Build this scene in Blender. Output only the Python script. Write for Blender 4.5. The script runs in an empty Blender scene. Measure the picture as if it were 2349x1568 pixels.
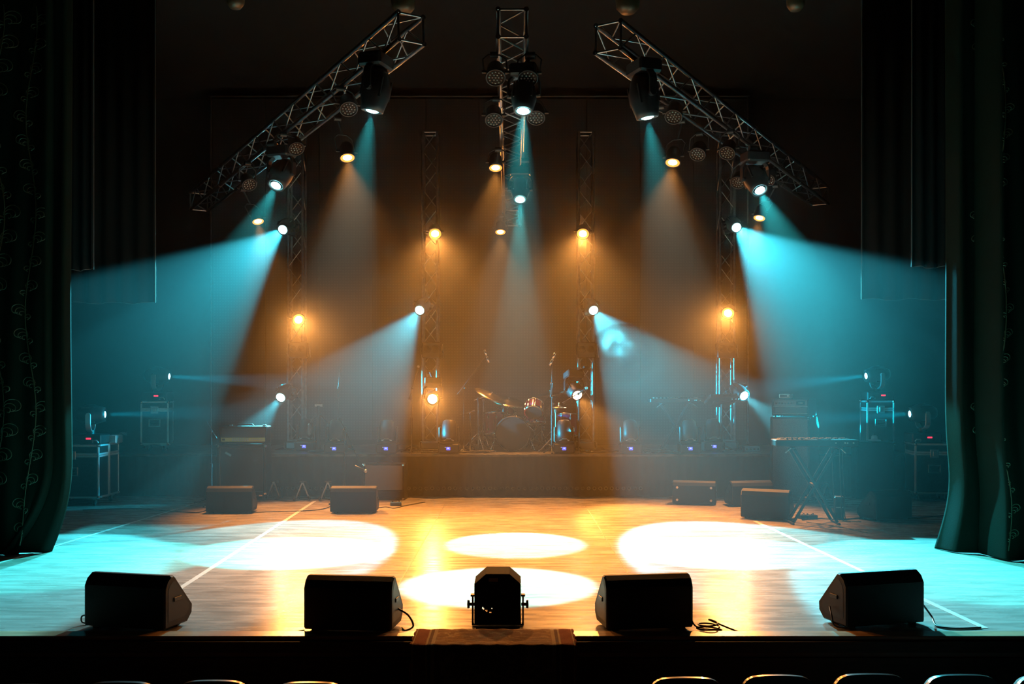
import bpy, math, random
from mathutils import Vector, Matrix
import numpy as np
random.seed(7)
PI=math.pi
C=bpy.context.scene.collection
SC=bpy.context.scene
# ---------------------------------------------------------------- camera facts (metres)
F=2349.0; CX=1174.5; HY=890.0; EYE=1.68
def at(px,py,d):
    return Vector(((px-CX)*d/F, d, EYE+(HY-py)*d/F))
def on(px,py,z=0.0):
    d=F*(EYE-z)/(py-HY)
    return Vector(((px-CX)*d/F, d, z))
def R(a): return math.radians(a)

# ---------------------------------------------------------------- mesh builder
class MB:
    def __init__(s): s.v=[]; s.f=[]; s.sm=[]; s.mi=[]; s.m=0
    def add(s,vs,fs,smooth=False):
        o=len(s.v); s.v+= [tuple(v) for v in vs]
        for f in fs:
            s.f.append(tuple(i+o for i in f)); s.sm.append(smooth); s.mi.append(s.m)
        return s
    def box(s,c,size,bev=0.0,M=None):
        x,y,z=size[0]/2,size[1]/2,size[2]/2
        b=min(bev,x*.98,y*.98,z*.98)
        c=Vector(c)
        def T(p):
            p=Vector(p)
            if M is not None: p=M@p
            return c+p
        if b<=0:
            vs=[T((sx*x,sy*y,sz*z)) for sx in(-1,1) for sy in(-1,1) for sz in(-1,1)]
            fs=[(0,1,3,2),(4,6,7,5),(0,4,5,1),(2,3,7,6),(0,2,6,4),(1,5,7,3)]
            return s.add(vs,fs)
        vs=[];idx={}
        for sx in(-1,1):
            for sy in(-1,1):
                for sz in(-1,1):
                    for a in range(3):
                        p=[sx*(x-b),sy*(y-b),sz*(z-b)]
                        p[a]=(sx*x,sy*y,sz*z)[a]
                        idx[(sx,sy,sz,a)]=len(vs); vs.append(T(p))
        fs=[]
        for a in range(3):
            o=[i for i in range(3) if i!=a]
            for sg in(-1,1):
                q=[]
                for (u,w) in((-1,-1),(1,-1),(1,1),(-1,1)):
                    k=[0,0,0];k[a]=sg;k[o[0]]=u;k[o[1]]=w
                    q.append(idx[(k[0],k[1],k[2],a)])
                if (sg>0)==(a==1): q=q[::-1]
                fs.append(tuple(q))
        for a in range(3):
            o=[i for i in range(3) if i!=a]
            for u in(-1,1):
                for w in(-1,1):
                    k1=[0,0,0];k1[a]=-1;k1[o[0]]=u;k1[o[1]]=w
                    k2=list(k1);k2[a]=1
                    q=[idx[(*k1,o[0])],idx[(*k2,o[0])],idx[(*k2,o[1])],idx[(*k1,o[1])]]
                    fs.append(tuple(q))
        for sx in(-1,1):
            for sy in(-1,1):
                for sz in(-1,1):
                    fs.append(tuple(idx[(sx,sy,sz,a)] for a in range(3)))
        return s.add(vs,fs)
    def prism(s,poly,h,M=None,smooth=False):
        """poly: list of 2D (x,z) extruded along +-y h/2"""
        n=len(poly)
        vs=[Vector((p[0],-h/2,p[1])) for p in poly]+[Vector((p[0],h/2,p[1])) for p in poly]
        if M is not None: vs=[M@v for v in vs]
        s.add(vs,[tuple(range(n)),tuple(range(2*n-1,n-1,-1))])
        s.add(vs,[(i,i+n,(i+1)%n+n,(i+1)%n) for i in range(n)],smooth)
        return s
    def tube(s,p0,p1,r,n=8,r2=None,caps=True):
        p0=Vector(p0);p1=Vector(p1);r2=r if r2 is None else r2
        a=(p1-p0)
        if a.length<1e-6: return s
        a.normalize()
        u=a.cross(Vector((0,0,1)) if abs(a.z)<.9 else Vector((1,0,0))).normalized();w=a.cross(u)
        vs=[];
        for p,rr in((p0,r),(p1,r2)):
            for i in range(n):
                t=2*PI*i/n; vs.append(p+rr*(math.cos(t)*u+math.sin(t)*w))
        s.add(vs,[(i,(i+1)%n,(i+1)%n+n,i+n) for i in range(n)],True)
        if caps: s.add(vs,[tuple(range(n-1,-1,-1)),tuple(range(n,2*n))])
        return s
    def path(s,pts,r,n=6):
        pts=[Vector(p) for p in pts]
        rings=[];u=None
        for i,p in enumerate(pts):
            t=(pts[min(i+1,len(pts)-1)]-pts[max(i-1,0)])
            if t.length<1e-9: t=Vector((1,0,0))
            t.normalize()
            if u is None: u=t.cross(Vector((0,0,1)) if abs(t.z)<.9 else Vector((1,0,0))).normalized()
            else:
                u=(u-t*u.dot(t))
                u=u.normalized() if u.length>1e-6 else t.orthogonal().normalized()
            w=t.cross(u)
            rings.append([p+r*(math.cos(2*PI*k/n)*u+math.sin(2*PI*k/n)*w) for k in range(n)])
        vs=[v for rg in rings for v in rg]
        fs=[(i*n+k,i*n+(k+1)%n,(i+1)*n+(k+1)%n,(i+1)*n+k) for i in range(len(pts)-1) for k in range(n)]
        s.add(vs,fs,True)
        s.add(vs,[tuple(range(n-1,-1,-1)),tuple(range((len(pts)-1)*n,len(pts)*n))])
        return s
    def lathe(s,prof,n=24,M=None,smooth=True,a0=0,a1=2*PI):
        """prof: (r,z) pairs about z"""
        full=abs(a1-a0-2*PI)<1e-6; m=n if full else n+1
        vs=[]
        for (r,z) in prof:
            for k in range(m):
                t=a0+(a1-a0)*k/n
                v=Vector((r*math.cos(t),r*math.sin(t),z))
                vs.append(M@v if M is not None else v)
        fs=[]
        for i in range(len(prof)-1):
            for k in range(n):
                k2=(k+1)%m
                fs.append((i*m+k,i*m+k2,(i+1)*m+k2,(i+1)*m+k))
        return s.add(vs,fs,smooth)
    def disc(s,c,nrm,r,n=20):
        nrm=Vector(nrm).normalized();u=nrm.orthogonal().normalized();w=nrm.cross(u)
        return s.add([Vector(c)+r*(math.cos(2*PI*i/n)*u+math.sin(2*PI*i/n)*w) for i in range(n)],[tuple(range(n))])
    def ball(s,c,r,n=12,m=8,sc=(1,1,1)):
        prof=[(max(r*math.sin(PI*i/m),1e-5),-r*math.cos(PI*i/m)) for i in range(m+1)]
        return s.lathe(prof,n,Matrix.Translation(c)@Matrix.Diagonal((*sc,1)))
    def torus(s,c,R_,r,M=None,n=24,m=8,a0=0,a1=2*PI):
        full=abs(a1-a0-2*PI)<1e-6
        pts=[Vector((R_*math.cos(a0+(a1-a0)*i/n),R_*math.sin(a0+(a1-a0)*i/n),0)) for i in range(n+1)]
        if M is not None: pts=[M@p for p in pts]
        return s.path([Vector(c)+p for p in pts],r,m)
    def build(s,name,mats,parent=None,loc=None,label=None,mw=None):
        me=bpy.data.meshes.new(name)
        me.from_pydata(s.v,[],s.f); 
        me.polygons.foreach_set('use_smooth',s.sm)
        if not isinstance(mats,(list,tuple)): mats=[mats]
        for m in mats: me.materials.append(m)
        if len(mats)>1: me.polygons.foreach_set('material_index',s.mi)
        me.update()
        o=bpy.data.objects.new(name,me); C.objects.link(o)
        if parent is not None: o.parent=parent
        if loc is not None: o.location=loc
        if label: o['label']=label
        return o
def empty(name,loc=(0,0,0),rz=0.0,label=None,cat=None,group=None):
    o=bpy.data.objects.new(name,None); C.objects.link(o); o.empty_display_size=.1
    o.location=loc; o.rotation_euler=(0,0,rz)
    return tag(o,label,cat,group)
def tag(o,label=None,cat=None,group=None,kind=None):
    if label: o['label']=label
    if cat: o['category']=cat
    if group: o['group']=group
    if kind: o['kind']=kind
    return o
def copy_tree(o,parent=None):
    c=o.copy(); C.objects.link(c)
    if parent is not None: c.parent=parent
    for ch in list(o.children): copy_tree(ch,c)
    return c
def look(d,up=(0,0,1)):
    """rotation matrix whose -Z points along d"""
    return Vector(d).to_track_quat('-Z','Y').to_matrix().to_4x4()

# ---------------------------------------------------------------- materials
MATS={}
def mat(name,col,rough=.5,metal=0.0,spec=.5,noise=0.0,nscale=8,bump=0.0,bscale=60,coat=0,stretch=None,sheen=0):
    m=bpy.data.materials.new(name); m.use_nodes=True; nt=m.node_tree; b=nt.nodes['Principled BSDF']
    b.inputs['Base Color'].default_value=(*col,1); b.inputs['Roughness'].default_value=rough
    b.inputs['Metallic'].default_value=metal; b.inputs['Specular IOR Level'].default_value=spec
    if coat: b.inputs['Coat Weight'].default_value=coat
    if sheen: b.inputs['Sheen Weight'].default_value=sheen
    if noise or bump:
        tc=nt.nodes.new('ShaderNodeTexCoord'); src=tc.outputs['Object']
        if stretch:
            mp=nt.nodes.new('ShaderNodeMapping'); mp.inputs['Scale'].default_value=stretch
            nt.links.new(src,mp.inputs[0]); src=mp.outputs[0]
    if noise:
        n=nt.nodes.new('ShaderNodeTexNoise'); n.inputs['Scale'].default_value=nscale; n.inputs['Detail'].default_value=5
        nt.links.new(src,n.inputs['Vector'])
        mx=nt.nodes.new('ShaderNodeMix'); mx.data_type='RGBA'; mx.blend_type='MULTIPLY'; mx.inputs[0].default_value=1
        cr=nt.nodes.new('ShaderNodeMapRange'); cr.inputs[1].default_value=.3; cr.inputs[2].default_value=.7
        cr.inputs[3].default_value=1-noise; cr.inputs[4].default_value=1+noise
        nt.links.new(n.outputs['Fac'],cr.inputs[0]); mx.inputs[6].default_value=(*col,1)
        nt.links.new(cr.outputs[0],mx.inputs[7]); nt.links.new(mx.outputs[2],b.inputs['Base Color'])
    if bump:
        n2=nt.nodes.new('ShaderNodeTexNoise'); n2.inputs['Scale'].default_value=bscale; n2.inputs['Detail'].default_value=3
        nt.links.new(src,n2.inputs['Vector'])
        bp=nt.nodes.new('ShaderNodeBump'); bp.inputs['Strength'].default_value=bump; bp.inputs['Distance'].default_value=.004
        nt.links.new(n2.outputs['Fac'],bp.inputs['Height']); nt.links.new(bp.outputs[0],b.inputs['Normal'])
    return m
def emit(name,col,s):
    m=bpy.data.materials.new(name); m.use_nodes=True; nt=m.node_tree; nt.nodes.clear()
    e=nt.nodes.new('ShaderNodeEmission'); e.inputs[0].default_value=(*col,1); e.inputs[1].default_value=s
    o=nt.nodes.new('ShaderNodeOutputMaterial'); nt.links.new(e.outputs[0],o.inputs[0])
    m.cycles.emission_sampling='NONE'
    return m
CYAN=(.05,.64,.82); TEAL=(.045,.72,.76); ORANGE=(1.0,.365,.07); DEEPORANGE=(1.0,.29,.04)
M_={}
M_['black']=mat('black_paint',(.012,.012,.013),.45,noise=.2)
M_['blackmatte']=mat('matte_black',(.005,.005,.006),.85,spec=.08,noise=.2)
M_['alu']=mat('aluminium_tube',(.34,.34,.35),.30,1.0,noise=.15,nscale=20)
M_['chrome']=mat('chrome',(.8,.8,.82),.12,1.0,noise=.05)
M_['tolex']=mat('black_tolex',(.011,.011,.012),.55,spec=.25,bump=.5,bscale=250)
M_['lens_cyan']=emit('lit_cyan_lens',(.35,.95,1.0),60)
M_['lens_orange']=emit('lit_orange_lens',(1.0,.70,.40),30); M_['lens_amber']=emit('lit_amber_rim',(1.0,.30,.05),2.2)

# ---------------------------------------------------------------- lamps
def spot(name,p,aim,half,power,col,blend=.12,rad=.045,parent=None):
    L=bpy.data.lights.new(name,'SPOT'); L.energy=power; L.color=col; L.spot_size=2*R(half); L.spot_blend=blend; L.shadow_soft_size=rad
    o=bpy.data.objects.new(name,L); C.objects.link(o)
    M=look(Vector(aim)-Vector(p)); M.translation=Vector(p)
    o.matrix_world=M
    if parent is not None:
        o.parent=parent; o.matrix_parent_inverse=parent.matrix_world.inverted()
    return o
def lens(p,aim,r,m,parent=None,name='lens'):
    d=(Vector(aim)-Vector(p)).normalized()
    mb=MB().disc(Vector(p)-d*.03,d,r)
    return mb.build(name,m,parent)
# ---------------------------------------------------------------- setting
def floor_mat():
    m=bpy.data.materials.new('stage_boards'); m.use_nodes=True; nt=m.node_tree; b=nt.nodes['Principled BSDF']
    tc=nt.nodes.new('ShaderNodeTexCoord')
    def noise(scale,stretch,detail=6):
        mp=nt.nodes.new('ShaderNodeMapping'); mp.inputs['Scale'].default_value=stretch
        nt.links.new(tc.outputs['Object'],mp.inputs[0])
        n=nt.nodes.new('ShaderNodeTexNoise'); n.inputs['Scale'].default_value=scale; n.inputs['Detail'].default_value=detail
        nt.links.new(mp.outputs[0],n.inputs['Vector']); return n.outputs['Fac']
    def rng(s,a,b_,c,d):
        r=nt.nodes.new('ShaderNodeMapRange'); r.inputs[1].default_value=a; r.inputs[2].default_value=b_; r.inputs[3].default_value=c; r.inputs[4].default_value=d
        nt.links.new(s,r.inputs[0]); return r.outputs[0]
    f1=noise(3.0,(.5,2.2,1)); f2=noise(5.5,(.45,2.4,1))
    ramp=nt.nodes.new('ShaderNodeMix'); ramp.data_type='RGBA'
    ramp.inputs[6].default_value=(.29,.25,.215,1); ramp.inputs[7].default_value=(.50,.44,.39,1)
    ad=nt.nodes.new('ShaderNodeMath'); ad.operation='ADD'
    nt.links.new(rng(f1,.3,.7,-.15,.55),ad.inputs[0]); nt.links.new(rng(f2,.3,.7,-.1,.55),ad.inputs[1]); ad.use_clamp=True
    nt.links.new(ad.outputs[0],ramp.inputs[0])
    nt.links.new(ramp.outputs[2],b.inputs['Base Color'])
    nt.links.new(rng(f2,.3,.7,.20,.34),b.inputs['Roughness'])
    b.inputs['Specular IOR Level'].default_value=.09
    bp=nt.nodes.new('ShaderNodeBump'); bp.inputs['Strength'].default_value=.12; bp.inputs['Distance'].default_value=.004
    nt.links.new(f2,bp.inputs['Height']); nt.links.new(bp.outputs[0],b.inputs['Normal'])
    return m
FRONT=6.83; BACK=19.2; RIS=15.9; RZ=.66
def struct(name,mb,m): return tag(mb.build(name,m),kind='structure')
m_floor=floor_mat()
m_dark=mat('black_scenery_wall',(.008,.008,.008),.85,noise=.2)
mb=MB().box((0,(FRONT+BACK)/2,-.06),(17,BACK-FRONT,.12)); struct('floor',mb,m_floor); mb=MB().box((0,3.9,-.95),(17,6,.1)); struct('floor',mb,m_dark)
mb=MB().box((0,FRONT+.04,-.62),(17,.06,1.0)); mb.box((0,FRONT-.02,-.035),(17,.06,.07)); mb.box((0,FRONT-.005,-.13),(17,.05,.04)); struct('wall_front',mb,mat('stage_fascia_wood',(.09,.05,.03),.5,noise=.3,stretch=(1,1,6)))
mb=MB().box((0,BACK+.05,3.2),(17,.1,8)); struct('wall_back',mb,m_dark)
mb=MB().box((-8.45,13.5,3.2),(.1,12,8)); struct('wall_left',mb,m_dark)
mb=MB().box((8.45,13.5,3.2),(.1,12,8)); struct('wall_right',mb,m_dark)
mb=MB().box((0,13.5,7.15),(17,12,.1)); struct('ceiling',mb,m_dark)
def puff(c,r,dens,label,seed):
    m=bpy.data.materials.new('smoke_puff'); m.use_nodes=True; nt=m.node_tree; nt.nodes.clear(); L=nt.links.new
    tc=nt.nodes.new('ShaderNodeTexCoord'); ln=nt.nodes.new('ShaderNodeVectorMath'); ln.operation='LENGTH'; mp=nt.nodes.new('ShaderNodeVectorMath'); mp.operation='DIVIDE'; mp.inputs[1].default_value=r
    L(tc.outputs['Object'],mp.inputs[0]); L(mp.outputs[0],ln.inputs[0])
    nz=nt.nodes.new('ShaderNodeTexNoise'); nz.inputs['Scale'].default_value=2.0; nz.inputs['Detail'].default_value=3; ad=nt.nodes.new('ShaderNodeVectorMath'); ad.inputs[1].default_value=(seed,seed*2,0); L(mp.outputs[0],ad.inputs[0]); L(ad.outputs[0],nz.inputs['Vector'])
    fr=nt.nodes.new('ShaderNodeMapRange'); fr.inputs[1].default_value=1.0; fr.inputs[2].default_value=.25; fr.inputs[3].default_value=0; fr.inputs[4].default_value=1; fr.interpolation_type='SMOOTHSTEP'; L(ln.outputs['Value'],fr.inputs[0])
    nr=nt.nodes.new('ShaderNodeMapRange'); nr.inputs[1].default_value=.42; nr.inputs[2].default_value=.66; nr.interpolation_type='SMOOTHSTEP'; L(nz.outputs['Fac'],nr.inputs[0])
    mu=nt.nodes.new('ShaderNodeMath'); mu.operation='MULTIPLY'; L(fr.outputs[0],mu.inputs[0]); L(nr.outputs[0],mu.inputs[1]); m2=nt.nodes.new('ShaderNodeMath'); m2.operation='MULTIPLY'; m2.inputs[1].default_value=dens; L(mu.outputs[0],m2.inputs[0])
    v=nt.nodes.new('ShaderNodeVolumeScatter'); v.inputs['Anisotropy'].default_value=.4; L(m2.outputs[0],v.inputs['Density']); o=nt.nodes.new('ShaderNodeOutputMaterial'); L(v.outputs[0],o.inputs['Volume'])
    tag(MB().ball((0,0,0),1.0,16,10,r).build('smoke_puff',m,None,loc=c),label,'smoke',kind='stuff')
puff(at(1428,810,15.7),(.52,.40,.46),.24,'pale smoke puff floating in the bright beam right of the drum kit',2.7)
# ================================================================ BUILDERS
WORD={}
m_disp=emit('blue_display',(.10,.12,.95),1.6)
m_disptxt=emit('display_text',(.55,.65,1.0),1.6)
m_red=emit('red_display',(1.0,.02,.06),2.2)
m_lensoff=mat('dark_glass_lens',(.006,.006,.007),.2,spec=.08)
m_led=mat('led_dots',(.5,.45,.4),.25)
m_trim=mat('bright_aluminium_trim',(.78,.79,.8),.38,.55)
m_silver=mat('silver_paint',(.55,.55,.56),.35,.8)
m_rubber=mat('black_rubber',(.015,.015,.015),.7)
m_cable=mat('black_cable',(.02,.02,.02),.4)
m_white=mat('white_tape',(.75,.75,.72),.4)

def V(*a): return Vector(a)

# ---- hung or standing moving head -------------------------------------------------
def moving_head(lp,aim,base_dir,label,lit='lens_cyan',s=1.0,group=None,arm_to=None,silver=False,name='moving_head_light',hr=.13,lens_r=.07,drop=.33):
    lp=Vector(lp); d=(Vector(aim)-lp).normalized(); piv=lp-d*.21*s; b=Vector(base_dir).normalized()
    u=b.cross(d); u=u.normalized() if u.length>1e-3 else b.orthogonal().normalized()
    root=empty(name,piv+b*(drop+.07)*s,0,label,'stage light',group); o=root.location.copy()
    MY=m_silver if silver else M_['black']
    Mh=look(d); Mh.translation=piv-o
    h=MB().lathe([(.001,.21*s),(.07*s,.205*s),(.105*s,.15*s),(hr*s,.04*s),(hr*s,-.05*s),(.115*s,-.15*s),(.105*s,-.2*s),(.085*s,-.2*s),(.08*s,-.17*s)],24,Mh)
    for k in range(4): 
        a=PI/4+k*PI/2; h.box(Mh@V(math.cos(a)*hr*s*.98,math.sin(a)*hr*s*.98,.02*s),(.02*s,.02*s,.18*s),0,Mh.to_3x3())
    h.build('head',M_['black'],root)
    ln=MB().lathe([(.001,-.205*s),(.04*s,-.20*s),(.08*s,-.175*s)],20,Mh) if lit is None else MB().lathe([(.001,-.212*s),(lens_r*.6,-.208*s),(lens_r,-.198*s)],20,Mh)
    ln.build('lens',M_[lit] if lit else m_lensoff,root)
    # yoke
    w=u; y=MB(); A=hr*s+.035*s
    pts=[piv+w*A-o]
    for k in range(9):
        t=PI*k/8
        pts.append(piv-o+b*(.13*s+ .11*s*math.sin(t))+w*A*math.cos(t))
    pts.append(piv-w*A-o)
    for i in range(len(pts)-1):
        p,q=pts[i],pts[i+1]; ax=(q-p).normalized(); n1=w.cross(b).normalized(); n2=ax.cross(n1)
        Mx=Matrix((n1,n2,ax)).transposed()
        y.box((p+q)/2,(.075*s,.022*s,(q-p).length+.012*s),.004*s,Mx)
    y.tube(piv+w*(A+.012*s)-o,piv+w*(hr*s*.9)-o,.03*s,12); y.tube(piv-w*(A+.012*s)-o,piv-w*(hr*s*.9)-o,.03*s,12)
    y.build('yoke',MY,root)
    n1=w.cross(b).normalized(); Mx=Matrix((w,n1,b)).transposed()
    bb=MB().box(piv-o+b*drop*s,(.30*s,.24*s,.13*s),.02*s,Mx); bb.tube(piv-o+b*.22*s,piv-o+b*.28*s,.06*s,14)
    bb.build('base',M_['black'],root)
    if arm_to is not None:
        a=Vector(arm_to); c=MB().tube(piv-o+b*(drop+.05)*s,a-o,.018,8); c.tube(a-o-w*.05,a-o+w*.05,.035,12); c.build('clamp',M_['black'],root)
    return root,d
# ---- LED par can -------------------------------------------------------------------
def par_can(lp,aim,label,lit=True,r=.085,arm_to=None,group=None,name='led_par_can',lensmat='lens_orange'):
    lp=Vector(lp); d=(Vector(aim)-lp).normalized(); root=empty(name,lp-d*.1,0,label,'stage light',group); o=root.location.copy()
    Mh=look(d); Mh.translation=lp-o
    MB().lathe([(.001,.2),(r*.7,.195),(r*.95,.15),(r*1.08,.02),(r*1.12,-.005),(r*1.0,-.005),(r*.96,.012)],22,Mh).build('can',M_['black'],root)
    f=MB().disc(Mh@V(0,0,.004),d,r*.97,22)
    if lit:
        f=MB().disc(Mh@V(0,0,.003),d,r*.62,20); f.m=1
        f.lathe([(r*.62,.003),(r*.97,-.002)],22,Mh)
    fo=f.build('lens',[M_[lensmat],M_['lens_amber']] if lit else m_lensoff,root)
    if not lit:
        dots=MB(); pts=[(0,0)]+[(.36*r*math.cos(k*PI/3),.36*r*math.sin(k*PI/3)) for k in range(6)]+[(.72*r*math.cos(k*PI/6),.72*r*math.sin(k*PI/6)) for k in range(12)]
        for x,y in pts: dots.ball(Mh@V(x,y,.002),r*.10,6,4)
        dots.build('led_dots',m_led,fo)
    up=V(0,0,1); w=d.cross(up); w=w.normalized() if w.length>.05 else V(1,0,0)
    c=lp-d*.09; yk=MB(); A=r*1.15+.012
    tgt=Vector(arm_to) if arm_to is not None else c+up*.25
    top=c+(tgt-c).normalized()*min(.2,(tgt-c).length)
    P=[c+w*A,c+w*A+(top-c)*.75,top+w*A*.5,top-w*A*.5,c-w*A+(top-c)*.75,c-w*A]
    yk.path([p-o for p in P],.009,6); yk.tube(c+w*(A+.02)-o,c+w*r*.9-o,.016,8); yk.tube(c-w*(A+.02)-o,c-w*r*.9-o,.016,8)
    yk.build('yoke',M_['black'],root)
    cl=MB().tube(top-o,tgt-o,.014,8); cl.tube(tgt-o-w*.04,tgt-o+w*.04,.032,12); cl.build('clamp',M_['black'],root)
    return root,d
# ---- box truss ---------------------------------------------------------------------
def truss(p0,p1,up,label,size=.29,cell=.36,name='box_truss',group=None,seg=None):
    p0=Vector(p0);p1=Vector(p1);ax=(p1-p0);L=ax.length;ax.normalize();up=Vector(up);s=ax.cross(up).normalized();n=s.cross(ax).normalized();h=size/2-.025
    root=empty(name,p0,0,label,'truss',group)
    cor=[(1,1),(-1,1),(-1,-1),(1,-1)]
    C_=[s*h*a+n*h*b for a,b in cor]
    for c in C_:
        t=MB().tube(c,c+ax*L,.025,12)
        if seg:
            k=seg
            while k<L-.05: t.tube(c+ax*(k-.05),c+ax*(k+.05),.030,12); k+=seg
        t.build('chord',M_['alu'],root)
    br=MB(); N=max(2,round(L/cell)); st=L/N
    for i in range(N):
        for f in range(4):
            a,b=C_[f],C_[(f+1)%4]
            if i%2: a,b=b,a
            br.tube(a+ax*st*i,b+ax*st*(i+1),.0095,6,caps=False)
    br.build('lacing',M_['alu'],root)
    for q in (0.012,L-.012):
        e=MB()
        for f in range(4): e.tube(C_[f]+ax*q,C_[(f+1)%4]+ax*q,.0125,8)
        e.build('end_frame',M_['alu'],root)
    return root
# ---- wedge monitor -----------------------------------------------------------------
m_grille=mat('black_speaker_grille',(.015,.015,.015),.5,.3)
def wedge(loc,rz,label,W=.62,D=.35,H=.38,group=None,screws=False,cable=None):
    root=empty('wedge_monitor',loc,rz,label,'speaker',group)
    prof=[(0,.02),(0,H*.80),(.03,H*.93),(.075,H),(.11,H),(D,.13),(D-.005,.07),(D-.06,.02)]
    def side(x): return [V(x,y,z) for y,z in prof]
    n=len(prof); b=.012; body=MB()
    A=side(-W/2+b);B=side(W/2-b)
    body.add(A+B,[(i,(i+1)%n,(i+1)%n+n,i+n) for i in range(n)])
    cy_=sum(p[0] for p in prof)/n; cz=sum(p[1] for p in prof)/n
    for sgn in(-1,1):
        o1=[V(sgn*(W/2-b),y,z) for y,z in prof]; o2=[V(sgn*W/2,cy_+(y-cy_)*.94,cz+(z-cz)*.94) for y,z in prof]
        body.add(o1+o2,[(i,(i+1)%n,(i+1)%n+n,i+n) for i in range(n)]); body.add(o2,[tuple(range(n))])
    body.build('cabinet',M_['tolex'],root)
    # baffle grille
    y0,z0,y1,z1=.125,H-.02,D-.012,.15
    ang=math.atan2(z1-z0,y1-y0); L=math.hypot(y1-y0,z1-z0)
    Mx=Matrix.Rotation(ang,3,'X')
    MB().box(V(0,(y0+y1)/2+.006,(z0+z1)/2+.006),(W-.07,L-.02,.016),.006,Mx).build('grille',m_grille,root)
    for sgn in(-1,1):   # recessed side panel with a grip and feet
        MB().add([V(sgn*(W/2+.001),cy_+(y-cy_)*.74,cz+(z-cz)*.74) for y,z in prof],[tuple(range(n))]).build('side_panel',m_grille,root)
        hd=MB().box((sgn*(W/2+.004),.15,H*.55),(.008,.09,.03),.003); hd.build('handle',M_['black'],root)
        for y in(.05,D-.11): MB().box((sgn*(W/2-.07),y,.01),(.05,.04,.02),.004).build('foot',m_rubber,root)
    if screws:
        for x in(-1,1):
            for z in(.07,.25): MB().tube((x*(W/2-.07),-.006,z),(x*(W/2-.07),.003,z),.018,10).build('corner_bolt',m_silver,root)
    st=MB().tube((0,.0,0),(0,.001,0),.001,4)
    return root
# ---- flight case -------------------------------------------------------------------
m_case=mat('black_laminate_panel',(.02,.022,.024),.35,noise=.3,nscale=30)
def flight_case(loc,rz,w,d,h,label,double=False,wheels=True):
    """loc = foot of front face centre; h includes castors"""
    root=empty('flight_case',loc,rz,label,'flight case','flight cases beside the stage')
    c0=.11 if wheels else 0; e=.028; H=h-c0; cz=c0+H/2; lid=c0+H*.80
    MB().box((0,d/2,cz),(w-.012,d-.012,H-.012)).build('body',m_case,root)
    al=MB()
    for x in(-w/2+e/2,w/2-e/2):
        for y in(e/2,d-e/2): al.box((x,y,cz),(e,e,H),.004)
    for z in(c0+e/2,lid-.014,lid+.018,h-e/2):
        for y in(e/2,d-e/2): al.box((0,y,z),(w,e,e),.004)
        for x in(-w/2+e/2,w/2-e/2): al.box((x,d/2,z),(e,d,e),.004)
    if double:
        for x in(-w/2+.006,w/2-.006): al.box((x,d/2-.018,cz),(.022,.03,H),.003); al.box((x,d/2+.018,cz),(.022,.03,H),.003)
    al.build('edge_trim',m_trim,root)
    for x in(-1,1):
        for y in(.012,d-.012):
            for z in(c0+.012,h-.012): MB().ball((x*(w/2-.012),y,z),.028,10,6).build('corner',M_['chrome'],root)
    lt=MB().box((0,-.006,lid),(.12,.014,.12),.004); lt.box((0,-.014,lid),(.05,.012,.07),.006); lt.build('latch',m_silver,root)
    hp=MB(); z=c0+H*.5
    for zz in(z-.055,z+.055): hp.box((0,-.004,zz),(.18,.01,.014),.002)
    for x in(-.084,.084): hp.box((x,-.004,z),(.014,.01,.12),.002)
    hp.build('handle',m_silver,root)
    hb=MB().path([(-.06,-.008,z+.02),(-.05,-.02,z-.01),(.05,-.02,z-.01),(.06,-.008,z+.02)],.008); hb.build('handle_grip',m_rubber,root)
    if wheels:
        for x in(-1,1):
            for y in(.09,d-.09):
                cs=MB().box((x*(w/2-.09),y,c0-.012),(.09,.08,.02),.003); cs.box((x*(w/2-.09)-.02,y,c0-.045),(.006,.04,.07)); cs.box((x*(w/2-.09)+.02,y,c0-.045),(.006,.04,.07))
                co_=cs.build('castor',m_silver,root)
                MB().tube((x*(w/2-.09)-.015,y-.012,.042),(x*(w/2-.09)+.015,y-.012,.042),.042,16).build('wheel',m_rubber,co_)
    return root
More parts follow.
